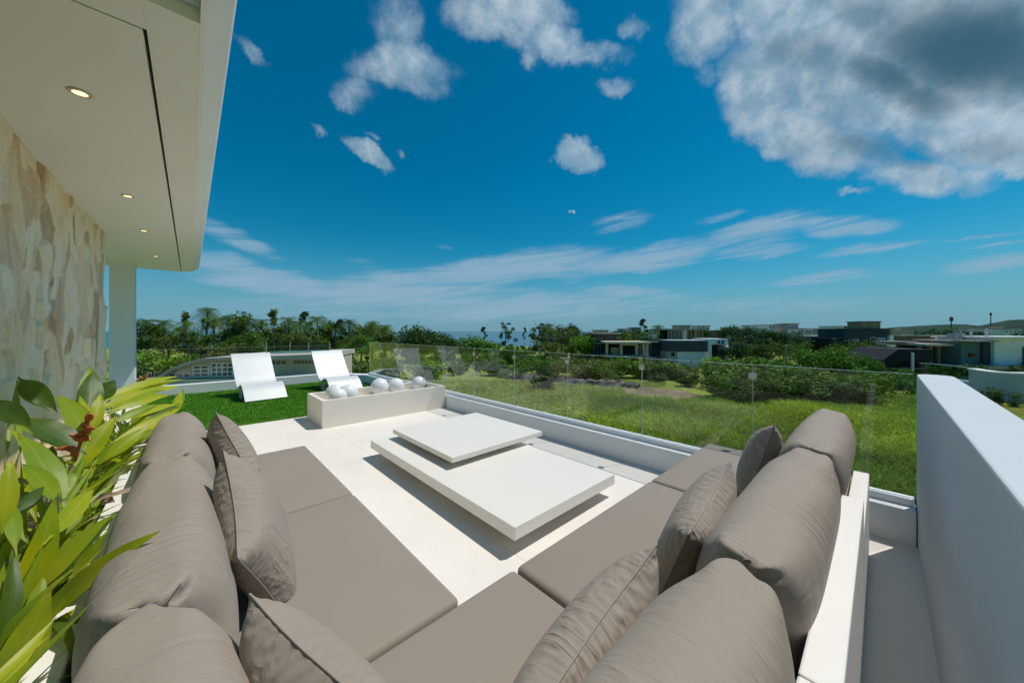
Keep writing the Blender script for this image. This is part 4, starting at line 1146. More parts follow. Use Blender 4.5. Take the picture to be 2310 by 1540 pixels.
T = [
 # beyond the loungers
 ('bd', 318, 74, 722, 'dark broad tree half hidden by the white column', G1), ('bb', 345, 62, 783, 'round bright green bush low beside the white column', G1, 'bush', 1.3),
 ('bu', 395, 66, 790, 'dull green bush beside the bright round one, near the grey yard', G1, 'bush', 1.3),
 ('pa', 372, 76, 718, 'bushy palm next to the dark tree by the column', G1, 'palm', 1.2), ('bo', 385, 74, 745, 'olive tree with loose crown below the bushy palm', G1), ('tb', 415, 78, 704, 'thin bare-stemmed tree with a small tuft, closest to the column', G1),
 ('pa', 462, 76, 690, 'tall palm with the highest top between column and loungers', G1, 'palm', 1.0), ('bm', 437, 70, 742, 'mid green rounded tree in front of the ragged tall one', G1, 'tree', .9),
 ('pd', 512, 80, 706, 'dark palm standing above the white window grid', G1, 'palm', 1.1), ('bd', 522, 82, 738, 'dark tree under the palm above the white window grid', G1), ('bm', 548, 78, 700, 'tall dark green tree rising behind the top of the lone lounger', G1),
 ('bo', 500, 66, 770, 'low olive tree over the curved roof with the window grid', G1, 'tree', 1.2), ('bl', 575, 74, 745, 'leaning green tree behind the lone lounger backrest', G1, 'tree', 1.2),
 ('pa', 330, 80, 716, 'palm with drooping crown just beside the white column', G1, 'palm', 1.2), ('pa', 655, 82, 712, 'palm between the slender pale stem and the very thin tree', G1, 'palm', 1.1), ('pa', 838, 84, 722, 'palm above the light olive tree', G1, 'palm', 1.1), ('pa', 425, 72, 722, 'palm leaning over the ragged greenery near the tallest palm', G1, 'palm', 1.1), ('pd', 552, 76, 712, 'palm directly over the lone lounger, in front of the tall dark tree', G1, 'palm', 1.1), ('pa', 682, 74, 720, 'low wide palm between the very thin tree and the slender one', G1, 'palm', 1.2), ('pa', 872, 86, 730, 'small palm next to the dark dome tree', G1, 'palm', 1.1), ('pa', 488, 78, 714, 'wide palm between the tallest palm and the dark one', G1, 'palm', 1.2), ('pa', 588, 84, 716, 'small palm between the tall dark tree and the slender stem', G1, 'palm'), ('tb', 620, 70, 699, 'slender pale-stemmed tree with dark tuft, between both loungers', G1, 'tree', 1.15),
 ('bm', 645, 80, 728, 'bushy mid green tree to the side of the slender pale stem', G1), ('td', 690, 76, 703, 'very thin tall tree with dark narrow top, between the loungers', G1),
 ('bo', 668, 72, 742, 'olive tree crown below the very thin tall tree', G1), ('pa', 722, 80, 710, 'palm rising above the second lounger backrest', G1, 'palm', 1.2), ('bl', 716, 82, 738, 'green tree below the palm above the second lounger', G1), ('pd', 752, 84, 722, 'dark low palm between both spire trees', G1, 'palm', 1.2), ('bm', 742, 86, 720, 'rounded dark tree just past the second lounger', G1),
 ('td', 770, 84, 720, 'thin dark spire tree past the second lounger', G1), ('pd', 792, 82, 716, 'dark tufted palm past the second lounger', G1, 'palm', 1.1),
 ('bo', 838, 88, 725, 'light olive tree with broad crown before the dark dome', G1, 'tree', 1.1), ('bm', 868, 90, 733, 'small green tree touching the dark dome tree', G1),
 ('bl', 815, 78, 752, 'low lush tree beneath the olive one past the loungers', G1, 'tree', 1.2), ('bd', 700, 68, 768, 'low dark tree between both lounger backrests', G1, 'tree', 1.4),
 ('dd', 937, 92, 729, 'large dark dome-shaped tree at the edge of the sea view', G1, 'tree', 1.25), ('dd', 1010, 104, 752, 'small dark tree low in front of the sea', G1, 'tree', 1.0),
 ('dl', 1068, 98, 753, 'green rounded tree sloping down beside the blue water', G1, 'tree', 1.5), ('td', 1092, 120, 737, 'tiny dark spire tree against the sea, beside the green slope', G1),
 ('rd', 1142, 118, 727, 'feathery twin-topped tree standing against the sea', G1, 'tree', .9), ('td', 1183, 125, 738, 'thin dark pole-like tree against the sea', G1, 'tree', .7),
 # beyond the glass
 ('bu', 1150, 88, 770, 'low grey green scrub bush at the shore below the feathery tree', G2, 'bush', 1.5), ('rd', 1216, 96, 729, 'dark ragged tree right after the gap of sea', G2, 'tree', 1.2), ('pa', 1240, 92, 730, 'palm behind the white pipe frame', G2, 'palm', 1.2),
 ('bo', 1262, 96, 731, 'broad olive tree between white frame and yellow tree', G2), ('bd', 1290, 100, 728, 'dark tree with peaked crown before the yellow-green one', G2), ('bo', 1232, 80, 768, 'low dull olive tree beside the white pipe frame', G2, 'tree', 1.2),
 ('db', 1324, 86, 749, 'yellow-green tree beside the dark glass house', G2, 'tree', .9), ('bm', 1290, 82, 765, 'dense green tree under the peaked dark crown', G2, 'tree', 1.2),
 ('be', 1235, 49, 815, 'dark palm-like bush alone on the rubble edge', G3, 'bush', .9), ('pd', 1246, 50, 818, 'short spiky palm beside the rubble edge', G3, 'palm', .9),
 ('td', 1452, 112, 719, 'dark tuft-topped thin tree above the unfinished villa', G2), ('ro', 1435, 100, 738, 'olive tree over the roof of the unfinished villa', G2, 'tree', 1.3), ('pa', 1482, 96, 731, 'feathery palm between the two villas', G2, 'palm', 1.2),
 ('bd', 1400, 120, 741, 'dark far tree behind the dark glass house', G2), ('bo', 1535, 130, 738, 'tree crown rising behind the timber upper storey', G2), ('bd', 1585, 125, 738, 'dark crown behind the end of the timber storey', G2),
 ('bd', 1652, 96, 731, 'tall dark tree behind the white frame house', G2), ('bt', 1690, 100, 736, 'dark blue-green tree in the wood beside the white frame house', G2), ('bd', 1728, 98, 740, 'dark tree below the far white rooftops', G2),
 ('bt', 1768, 96, 746, 'dark tree behind the bare grey pole', G2), ('bd', 1805, 100, 752, 'dark tree beside the teal shed', G2), ('bt', 1664, 78, 770, 'shadowy lower tree at the side of the white frame house', G2, 'tree', 1.3), ('bd', 1720, 76, 776, 'shadowy tree in front of the dark wood', G2, 'tree', 1.3),
 # bushes along the field edge
 ('bu', 1395, 66, 806, 'rounded green bush under the unfinished villa posts', G3, 'bush', 1.4), ('hg', 1430, 60, 803, 'clipped looking green hedge under the unfinished villa', G3, 'hedge', 1.5), ('be', 1462, 58, 824, 'dark bush behind the rubble strip', G3, 'bush', 1.5),
 ('bu', 1500, 57, 832, 'green bush below the white van', G3, 'bush', 1.5), ('bg', 1528, 58, 822, 'greyish leafy shrub before the white garage wall', G3, 'bush', 1.6), ('bb', 1618, 66, 802, 'bright green bush at the foot of the white frame house', G3, 'bush', 1.7),
 ('bu', 1665, 66, 800, 'bright leafy bush between the white frame house and the pole', G3, 'bush', 1.6), ('be', 1560, 54, 838, 'dark leafy bush in front of the garage wall', G3, 'bush', 1.6), ('bu', 1625, 47, 836, 'tall green bush at the edge of the bare dirt', G3, 'bush', 1.4),
 ('bg', 1490, 54, 842, 'pale flowering shrub low above the bare dirt', G3, 'bush', 1.6), ('be', 1548, 50, 850, 'dark low bush overhanging the bare dirt', G3, 'bush', 1.7), ('bu', 1658, 42, 838, 'leafy bush beside the glass clip over the field', G3, 'bush', 1.5),
 ('be', 1700, 40, 846, 'dark bush at the foot of the big leafy mound', G3, 'bush', 1.5), ('hg', 1690, 56, 806, 'long green hedge below the dark wood', G3, 'hedge', 1.6), ('hg', 1760, 54, 812, 'long green hedge around the grey pole', G3, 'hedge', 1.6),
 ('bu', 1742, 41, 832, 'sprawling bush with drooping branches by the field', G3, 'bush', 1.6), ('dl', 1820, 54, 783, 'leafy domed tree, first of the big pair by the dark house', G3, 'tree', 1.0), ('dl', 1885, 52, 778, 'largest leafy domed tree in front of the dark house', G3, 'tree', 1.15),
 ('bu', 1800, 42, 835, 'bush under the first leafy dome', G3, 'bush', 1.7), ('be', 1860, 40, 848, 'dark shady bush under the largest leafy dome', G3, 'bush', 1.8), ('bu', 1915, 42, 826, 'leafy bush at the side of the largest dome', G3, 'bush', 1.6),
 ('dl', 1950, 56, 796, 'smaller leafy dome beside the black gabled house', G3, 'tree', .9), ('be', 1930, 38, 862, 'dark low bush beside the open grass', G3, 'bush', 1.6), ('bb', 1985, 48, 848, 'bright low bush before the black gabled house', G3, 'bush', 1.6),
 ('bu', 2035, 48, 846, 'green bush next to the end of the white wall', G3, 'bush', 1.4), ('bu', 2070, 52, 838, 'bush behind the end of the white wall', G3, 'bush', 1.4), ('bg', 1110, 62, 815, 'greyish shrub low on the rubble bank side of the field', G3, 'bush', 1.4),
 ('bu', 1170, 60, 812, 'green shrub beside the greyish one, below the shore', G3, 'bush', 1.4), ('bg', 1300, 58, 812, 'grey-green shrub below the yellow-green tree', G3, 'bush', 1.7), ('bu', 1350, 58, 815, 'shrub beside the villa posts', G3, 'bush', 1.5), ('bb', 960, 58, 806, 'lush bush behind the lounger reflections', G3, 'bush', 1.3),
 ('bu', 870, 62, 798, 'dull bush behind the glass corner', G3, 'bush', 1.6), ('bg', 800, 58, 806, 'pale green shrub beside the second lounger', G3, 'bush', 1.6),
]
for t in T:
    plant_tree(*t)
for r, parts, used, H in PROTO.values():
    if not used:
        for p in parts: bpy.data.objects.remove(p)
        bpy.data.objects.remove(r)
# far-off woods that read as one mass
def wood(name, px_rng, d_rng, h_rng, n, m_, size):
    px = RNG.uniform(*px_rng, n); d = RNG.uniform(*d_rng, n)
    l = (px - 1155) / FPX * d; X = d * FWD[0] + l * RGT[0]; Y = d * FWD[1] + l * RGT[1]
    hs = RNG.uniform(*h_rng, n)
    vs_, qs_ = [], []
    lum = [(x, y, GROUND + h * .55, h * .42, h * .42, h * .45) for x, y, h in zip(X, Y, hs)]
    v, q = leaf_cards(RNG, lum, n * 170, size, shell=.5)
    o = raw_mesh(name, v, q, [F[m_]]); o['kind'] = 'stuff'; return o
wood('far_woods', (290, 900), (92, 150), (6, 9.2), 90, 'mid', .5)
wood('far_woods', (1205, 1450), (105, 190), (6, 9), 40, 'mid', .6)
wood('far_woods', (1380, 1840), (105, 260), (5.5, 8.2), 130, 'teal', .7)
wood('far_woods', (1600, 1990), (78, 110), (4, 6.5), 45, 'mid', .45)
wood('far_woods', (1830, 2420), (100, 160), (4, 6.5), 90, 'teal', .7)
wood('far_woods', (1780, 2600), (150, 480), (6, 10), 220, 'teal', 1.1)
def reflected_wood(name, n, m_, size):
    a = RNG.uniform(R_(-75), R_(-34), n); d = RNG.uniform(60, 130, n)          # unseen woods added for the glass to reflect; bearings from the terrace axis
    lum = [(x, y, GROUND + 4, 4.5, 4.5, 4.5) for x, y in zip(d * np.sin(a), d * np.cos(a))]
    v, q = leaf_cards(RNG, lum, n * 130, size, shell=.5)
    o = raw_mesh(name, v, q, [F[m_]]); o['kind'] = 'stuff'
reflected_wood('far_woods', 60, 'mid', .6)
wood('scrub_undergrowth', (300, 1010), (56, 92), (1.6, 3.4), 90, 'mid', .34)
wood('scrub_undergrowth', (1000, 1460), (62, 92), (1.2, 2.8), 90, 'lush', .32)
wood('scrub_undergrowth', (1000, 1420), (62, 95), (1.4, 2.6), 110, 'mid', .34)
wood('scrub_undergrowth', (860, 1300), (92, 172), (1.2, 2.2), 170, 'olive', .45)
wood('scrub_undergrowth', (1440, 1660), (55, 78), (1.2, 2.4), 50, 'lush', .26)
wood('scrub_undergrowth', (1640, 2140), (43, 75), (1.2, 2.6), 110, 'lush', .26)
wood('scrub_undergrowth', (2100, 2600), (40, 120), (1.5, 4), 60, 'dark', .4)
# hills on the skyline
def hill(pts, d, m_, depth):
    mb = MB(); P_ = [(p, 0) for p in pts]
    lo = []; n = 26
    xs = np.linspace(pts[0][0], pts[-1][0], n); ys = np.interp(xs, [p[0] for p in pts], [p[1] for p in pts])
    rows = []
    for j, k in enumerate((0, .25, .5, .75, 1)):
        dd = d + depth * k; prof = math.sin(math.pi * (k * .5)) if k < 1 else 1
        row = []
        for x, y in zip(xs, ys):
            z = CAM_H - (y - 747) / FPX * (d + depth)
            zz = GROUND - 1 + (z - GROUND + 1) * prof + (mnoise.noise((x * .05, k * 3, d)) * 3 if 0 < k < 1 else mnoise.noise((x * .08, 1, d)) * 2.0)
            l = (x - 1155) / FPX * (d + depth); row.append(mb.bm.verts.new(cl(l, dd, zz)))
        rows.append(row)
    for a, b in zip(rows[:-1], rows[1:]):
        for i in range(n - 1): mb.bm.faces.new((a[i], a[i + 1], b[i + 1], b[i]))
    back = [mb.bm.verts.new((v.co.x + FWD[0] * depth, v.co.y + FWD[1] * depth, GROUND - 1)) for v in rows[-1]]
    for i in range(n - 1): mb.bm.faces.new((rows[-1][i], rows[-1][i + 1], back[i + 1], back[i]))
    o = mb.build('hills', m_, smooth=True); o['kind'] = 'structure'
hm = mat('wooded_hill', (.030, .062, .048), .95, .4, .05, .9, .12, .05)
hill([(1960, 742), (2040, 737), (2100, 733), (2150, 731), (2180, 738), (2260, 739), (2400, 740)], 700, hm, 150)
hill([(2220, 742), (2270, 722), (2310, 720), (2380, 712), (2480, 718), (2560, 742)], 520, hm, 120)
hill([(1600, 745), (1700, 742), (1850, 741), (1990, 743), (2100, 742)], 1500, hm, 200)

# ================================================================== HOUSES AND OTHER THINGS BEYOND
def wallm(name, col, rough=.8, var=.12, sc=.6): return mat(name, col, rough, var, sc, .15, 6, .25)
HM = {'dark': wallm('dark_grey_wall', (.085, .088, .09)), 'navy': wallm('dark_blue_wall', (.05, .07, .085)), 'black': wallm('black_cladding', (.022, .028, .034)),
      'cream': wallm('cream_concrete', (.60, .50, .39)), 'white': wallm('white_house_wall', (.80, .80, .79)), 'grey': wallm('grey_house_wall', (.42, .46, .48)), 'teal': wallm('teal_grey_wall', (.12, .19, .20)),
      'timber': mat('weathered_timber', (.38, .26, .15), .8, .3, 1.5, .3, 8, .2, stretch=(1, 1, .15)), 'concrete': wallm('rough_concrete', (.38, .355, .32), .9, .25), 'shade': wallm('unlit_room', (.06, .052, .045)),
      'win': mat('window_pane', (.025, .04, .05), .12, .3, .4, spec=.6), 'tealwin': mat('blue_window_pane', (.03, .07, .09), .12, .3, .4, spec=.6), 'metal': mat('galvanised_metal', (.40, .42, .43), .5, .1, 3, metal=.4), 'roofgrey': wallm('grey_roof_sheet', (.40, .385, .36), .7, .2),
      'beige': wallm('beige_render', (.56, .48, .39)), 'roofbeige': wallm('pale_roof_sheet', (.52, .47, .42), .7, .2), 'brown': wallm('brown_wall', (.26, .17, .11)), 'whitepaint': wallm('white_frame_paint', (.80, .80, .78), .6, .05), 'red': wallm('rust_red', (.20, .05, .03))}
class House:
    def __init__(s, name, d, px0, px1, label, cat='house', group=None, rz=0.0, base=GROUND):
        s.d = d; s.pc = (px0 + px1) / 2; s.base = base
        s.r = empty(name, at(s.pc, d, base), -HEAD + rz, label, cat, group)
    def X(s, px): return (px - s.pc) / FPX * s.d
    def Z(s, y): return CAM_H - (y - 747) / FPX * s.d - s.base
    def box(s, nm, m_, px0, px1, yt, yb, f0, f1, mb=None, parent=None):
        """frontage between two bearings, heights by sight line, depth f0..f1 behind the front"""
        z0 = 0 if yb is None else s.Z(yb)
        b_ = (mb or MB()).box(s.X(px0), s.X(px1), f0, f1, z0, s.Z(yt))
        if mb is not None: return mb
        return b_.build(nm, HM[m_], parent or s.r)
    def window(s, px0, px1, yt, yb, f, cols=2, rows=1, frame='whitepaint', pane='win', w=.10):
        x0, x1, z0, z1 = s.X(px0), s.X(px1), s.Z(yb), s.Z(yt); mb = MB()
        mb.box(x0, x1, f - .06, f - .005, z0, z0 + w).box(x0, x1, f - .06, f - .005, z1 - w, z1)
        for k in range(cols + 1):
            x = x0 + (x1 - x0 - w) * k / cols; mb.box(x, x + w, f - .062, f - .004, z0 + w + .002, z1 - w - .002)
        for k in range(1, rows):
            z = z0 + (z1 - z0) * k / rows; mb.box(x0 + w, x1 - w, f - .058, f - .007, z - w / 2, z + w / 2)
        fr = mb.build('window', HM[frame], s.r)
        MB().box(x0 + .01, x1 - .01, f - .03, f - .02, z0 + .01, z1 - .01).build('pane', HM[pane], fr)
    def posts(s, nm, m_, pxs, yt, yb, f, w=.3):
        for px in pxs:
            x = s.X(px); MB().box(x - w / 2, x + w / 2, f, f + w, 0 if yb is None else s.Z(yb), s.Z(yt)).build(nm, HM[m_], s.r)

h = House('glass_house', 84, 1335, 1392, 'dark grey two storey house with flat roof beside the yellow-green tree', rz=R_(6))
h.box('wall', 'dark', 1336, 1391, 754, None, 0, 7); h.box('roof', 'concrete', 1333, 1398, 750, 753.5, -1.2, 7.4)
h.window(1339, 1362, 757, 770, 0, 3, 1, 'dark'); h.window(1365, 1388, 757, 770, 0, 3, 1, 'dark'); h.window(1338, 1388, 780, 797, 0, 6, 1, 'concrete', 'tealwin'); h.box('ledge', 'concrete', 1334, 1393, 773, 776, -.6, -.01)
h = House('unfinished_villa', 76, 1366, 1462, 'unfinished cream concrete villa with open dark rooms on thin posts', rz=R_(-4))
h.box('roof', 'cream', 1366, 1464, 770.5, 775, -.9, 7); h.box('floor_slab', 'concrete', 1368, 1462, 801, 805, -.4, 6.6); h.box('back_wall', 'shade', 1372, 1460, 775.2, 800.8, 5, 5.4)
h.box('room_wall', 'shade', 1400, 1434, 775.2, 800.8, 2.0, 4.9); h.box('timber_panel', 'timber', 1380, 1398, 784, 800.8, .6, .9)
h.posts('post', 'cream', (1370, 1402, 1436, 1452, 1459), 775.2, 800.8, 0, .5); h.posts('stilt', 'cream', (1370, 1379, 1420, 1457), 805.2, None, 0, .45)
h.window(1438, 1450, 781, 800, .3, 2, 1, 'cream'); h.box('lintel', 'cream', 1403, 1435, 775.3, 779, .05, .4)
h = House('glass_pavilion', 80, 1470, 1513, 'dark glazed pavilion with thin mullions, next to the dark banded garage', rz=R_(3))
h.box('wall', 'dark', 1471, 1512, 774, None, .3, 6); h.box('roof', 'dark', 1468, 1514, 771, 773.8, -.6, 6.4); h.window(1473, 1491, 778, 807, .3, 2, 2, 'dark', 'tealwin'); h.window(1493, 1511, 778, 807, .3, 2, 2, 'dark', 'tealwin')
h = House('timber_topped_house', 92, 1500, 1596, 'house whose upper storey mixes white frames and brown timber posts', rz=R_(5))
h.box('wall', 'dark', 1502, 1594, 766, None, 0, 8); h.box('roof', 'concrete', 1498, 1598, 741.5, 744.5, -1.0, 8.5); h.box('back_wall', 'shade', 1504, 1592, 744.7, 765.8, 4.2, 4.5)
h.window(1506, 1522, 747, 765.8, .3, 2, 1); h.window(1525, 1539, 747, 765.8, .3, 2, 1); h.box('white_panel', 'white', 1541, 1550, 744.7, 765.8, .1, 3.5); h.posts('timber_post', 'timber', (1553, 1561, 1570, 1579, 1588), 744.7, 765.8, .2, .55); h.box('rail', 'timber', 1551, 1592, 758, 759.5, 0, .15)
h = House('garage_house', 74, 1513, 1596, 'garage building with a dark grey upper band over a white lower wall', rz=R_(-3))
h.box('upper_band', 'dark', 1513, 1596, 769, 793, 0, 7); h.box('lower_wall', 'white', 1530, 1590, 793.2, None, .25, 6.8); h.box('coping', 'grey', 1512, 1597, 767.4, 768.8, -.1, 7.1)
h.window(1515, 1527, 794, 806, .6, 1, 1); h.box('side_wall', 'grey', 1514, 1529.6, 793.2, None, .65, 6.7); h.box('gate_post', 'dark', 1559, 1561, 812, 819, .1, .22)
h = House('white_frame_house', 80, 1596, 1646, 'white framed house with two small square windows over a dark opening', rz=R_(4))
h.box('wall', 'white', 1597, 1644, 764, 777, 0, 6.5); h.box('frame_side', 'white', 1637, 1644.5, 777.2, None, 0, 6.5); h.box('frame_side', 'white', 1597, 1605, 777.2, None, 0, 6.5); h.box('recess_wall', 'shade', 1605.2, 1636.8, 777.2, None, 2.5, 3)
h.window(1618, 1624, 768, 775, 0, 1, 1, 'dark', w=.06); h.window(1628, 1634, 768, 775, 0, 1, 1, 'dark', w=.06); h.box('ledge', 'whitepaint', 1637, 1650, 783, 785, -.8, -.01)
h = House('teal_shed', 105, 1828, 1880, 'plain blue-grey shed joined to the dark modern house', 'shed', rz=R_(-6))
h.box('wall', 'teal', 1830, 1879, 760, None, 0, 8); h.box('roof', 'grey', 1828, 1881, 757.8, 759.8, -.5, 8.4); h.box('door', 'dark', 1862, 1872, 772, None, -.05, -.005)
h = House('dark_modern_house', 95, 1879, 2004, 'dark blue modern block house with a screened box on its roof', rz=R_(-5))
h.box('wall', 'navy', 1906, 2002, 743, None, 0, 9); h.box('wing', 'black', 1880, 1905.8, 762, None, -1.5, 7); h.box('roof', 'navy', 1903, 2005, 741, 742.8, -.6, 9.5)
h.window(1909, 1917, 765, 780, 0, 1, 1); h.window(1922, 1936, 765, 780, 0, 2, 1, pane='tealwin'); h.window(1961, 1972, 760, 778, 0, 1, 1); h.box('side_panel', 'grey', 1974, 1992, 761, 781, -.12, -.005); h.box('white_fin', 'white', 1996, 2003, 757, None, -.8, -.01); h.box('balcony', 'whitepaint', 1984, 2002, 777, 781, -1.6, -.13)
h.box('roof_screen', 'timber', 1947, 1990, 726, 740.8, 1.0, 5.0); h.box('screen_coping', 'dark', 1945, 1992, 724.3, 725.9, .8, 5.2)
h = House('black_gabled_house', 60, 1990, 2088, 'black house with one sloping roof edge and a pale blue door', rz=R_(-8))
prof = [(h.X(1991), h.Z(812)), (h.X(2022), h.Z(787)), (h.X(2088), h.Z(787)), (h.X(2088), h.Z(815)), (h.X(1991), h.Z(815))]
MB().extrude_xz(prof, -.6, 8).build('roof', HM['black'], h.r); h.box('wall', 'black', 2004, 2087, 815.2, None, .6, 7.6); h.box('end_wall', 'grey', 1992, 2003.8, 815.2, None, .3, 7.6); h.box('door', 'teal', 1993, 2002, 817, None, .22, .29)
h.posts('white_post', 'whitepaint', (2046,), 795, None, -1.0, .28); h.box('bench_beam', 'timber', 2008, 2085, 830, 832, -.3, .55); h.window(2010, 2038, 818, 828, .6, 3, 1, 'dark')
h = House('timber_pergola_house', 62, 2081, 2196, 'brown timber pavilion with slatted walls under a flat cream roof', rz=R_(-6))
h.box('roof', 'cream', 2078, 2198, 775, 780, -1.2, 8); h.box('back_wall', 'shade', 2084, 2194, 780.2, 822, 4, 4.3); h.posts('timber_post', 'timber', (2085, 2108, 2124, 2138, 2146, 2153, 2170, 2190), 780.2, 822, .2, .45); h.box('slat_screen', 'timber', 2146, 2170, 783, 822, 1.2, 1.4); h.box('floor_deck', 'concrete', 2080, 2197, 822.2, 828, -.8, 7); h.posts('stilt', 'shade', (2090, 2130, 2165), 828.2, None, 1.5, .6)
h.box('roof_light', 'concrete', 2050, 2100, 771, 774.8, 2, 6)
h = House('white_villa', 58, 2196, 2420, 'pale grey and white villa with a deep roof edge, raised over a dark void', rz=R_(-6))
h.box('wall', 'white', 2251, 2420, 763, 823.8, 0, 9); h.box('entrance_wall', 'teal', 2197, 2236, 771, 823.8, .9, 8); h.box('dark_panel', 'navy', 2236.2, 2250.8, 774, 823.8, .5, 8); h.box('roof', 'concrete', 2192, 2252, 768, 770.8, -.6, 8.5); h.box('roof', 'white', 2246, 2424, 759, 762.8, -.8, 9.4)
h.window(2306, 2330, 782, 823, 0, 2, 1, 'dark'); h.box('wall_lamp', 'red', 2211, 2222, 798, 806, .6, .89); h.box('floor_deck', 'concrete', 2192, 2424, 824, 832, -1.5, 9); h.posts('pier', 'concrete', (2262, 2272, 2350), 832.2, None, .5, .8); h.box('void_wall', 'shade', 2150, 2424, 832.2, None, 6, 6.4)
mb = MB()
for a, b, yt, yb, f in ((2202, 2206, 748, 768, 2), (2226, 2229, 744, 768, 3), (2262, 2265, 742, 759, 4), (2280, 2283, 740, 759, 3)): h.box('', '', a, b, yt, yb, f, f + .25, mb)
h.box('', '', 2202, 2283, 744, 746, 2.3, 2.5, mb); h.box('', '', 2200, 2232, 757, 759, 3.3, 3.5, mb); h.box('', '', 2210, 2224, 759, 767, 4, 5.5, mb); h.box('', '', 2232, 2248, 752, 767, 4, 5.5, mb)
mb.build('roof_equipment', HM['metal'], h.r)

FH = 'small far houses on the skyline'
far = [(1694, 1708, 733, 180, 'white', 'far white house with flat top behind the dark wood, closest to the garage side'), (1734, 1748, 732, 190, 'white', 'narrow far white house, first of three beyond the grey pole'), (1750, 1766, 732, 195, 'cream', 'far cream house in the middle of three beyond the grey pole'),
       (1778, 1801, 729, 185, 'concrete', 'tall far house with brown top, beyond the grey pole'), (1836, 1884, 747, 170, 'cream', 'long low far building with pale railings above the teal shed'), (1886, 1904, 735, 160, 'white', 'far white block behind the dark modern house'),
       (1908, 1934, 735, 175, 'dark', 'far dark flat building behind the dark modern house'), (1404, 1424, 741, 210, 'white', 'far pale block seen over the dark glass house'), (1428, 1446, 738, 230, 'teal', 'far blue-grey block seen over the unfinished villa'),
       (2010, 2034, 741, 240, 'white', 'far white roof just past the dark modern house'), (2062, 2092, 748, 230, 'white', 'far low white building before the wooded hill'), (2100, 2116, 749, 210, 'grey', 'far small grey building before the wooded hill'), (2120, 2150, 747, 220, 'cream', 'far cream roof under the round wooded hill'), (2168, 2190, 750, 200, 'white', 'far white building just above the timber pavilion')]
far += [(1846, 1862, 752, 130, 'white', 'small white house tucked against the near side of the teal shed'), (2008, 2030, 752, 120, 'brown', 'brown house just behind the black gabled house'),
        (2034, 2052, 756, 110, 'white', 'white house between the black gabled house and the timber pavilion'), (2056, 2078, 758, 105, 'concrete', 'grey concrete house close behind the timber pavilion'),
        (2104, 2126, 757, 100, 'brown', 'brown house over the middle of the timber pavilion roof'), (2130, 2152, 755, 125, 'white', 'white house over the slatted end of the timber pavilion'), (2156, 2180, 760, 95, 'dark', 'dark house between timber pavilion and white villa'),
        (2232, 2262, 736, 180, 'cream', 'cream house rising behind the white villa roof pipes'), (2270, 2300, 741, 170, 'white', 'white house behind the white villa roof'), (1620, 1640, 745, 130, 'brown', 'brown house peeping out behind the white frame house'),
        (1462, 1482, 745, 140, 'white', 'white house between the two villas, half hidden by palms'), (1350, 1372, 744, 150, 'cream', 'cream house above the roof of the dark glass house'),
        (1652, 1668, 738, 170, 'white', 'far white house peeping over the wood beside the white frame house'), (1672, 1690, 741, 190, 'cream', 'far cream house low in the skyline before the flat white one'),
        (1708, 1730, 741, 165, 'grey', 'far grey house between the flat white one and the narrow one'), (1806, 1832, 740, 175, 'white', 'far white house between the tall brown-topped one and the teal shed'),
        (1574, 1600, 734, 150, 'white', 'far white block over the end of the timber storey'), (1530, 1556, 733, 160, 'cream', 'far cream block over the middle of the timber storey'),
        (2036, 2060, 744, 180, 'cream', 'far cream house between white roof and low white building'), (2196, 2222, 744, 230, 'grey', 'far grey building behind the roof pipes of the white villa')]
for a, b, yt, d, m_, lab in far:
    h = House('far_house', d, a, b, lab, 'house', FH, rz=R_(random.uniform(-12, 12)))
    h.box('wall', m_, a, b, yt + 1.5, None, 0, 9); h.box('roof', 'concrete', a - 1.5, b + 1.5, yt, yt + 1.3, -.6, 9.5)
    n = max(2, int((b - a) / 7))
    for k in range(n):
        x0 = a + (b - a) * (k + .2) / n; x1 = a + (b - a) * (k + .75) / n; h.window(x0, x1, yt + 4, yt + 9, 0, 1, 1, 'whitepaint', w=.15)

# masts, pole, white pipe frame
def pole(name, px, d, yt, r, label, cat, m_, knob=None):
    o = MB(); zt = CAM_H - (yt - 747) / FPX * d - GROUND
    o.tube([(0, 0, -.3), (0, 0, zt * .5), (0, 0, zt)], [r, r * .85, r * .65], 8)
    root = empty(name, at(px, d, GROUND), 0, label, cat)
    o.build('shaft', HM[m_], root)
    if knob: MB().box(-knob, knob, -knob, knob, zt - knob * 4, zt - knob * .5, .05).build('antenna', HM[m_], root)
    else: MB().box(-r * 2.2, r * 2.2, -r * 1.2, r * 1.2, zt, zt + r * 1.2).build('cap', HM[m_], root)
pole('concrete_pole', 1773, 58, 780, .15, 'bare grey concrete pole standing among bushes before the dark wood', 'pole', 'concrete')
pole('antenna_mast', 2146, 480, 714, .75, 'short dark antenna mast on the round wooded hill', 'mast', 'dark', 1.6)
pole('antenna_mast', 2235, 400, 705, .55, 'tall thin dark mast above the white villa roof', 'mast', 'dark', .8)
fr = empty('pipe_frame', at(1206, 92, GROUND), -HEAD, 'white rectangular pipe frame standing before the olive trees', 'frame')
hz = 5.5
MB().tube([(-1.15, 0, 2.6), (-1.15, 0, hz), (1.15, 0, hz), (1.15, 0, 0)], .14, 8).build('pipe', HM['whitepaint'], fr)
MB().tube([(-1.15, .02, 0), (-1.15, .02, 2.58)], .10, 8).build('stand', HM['metal'], fr)

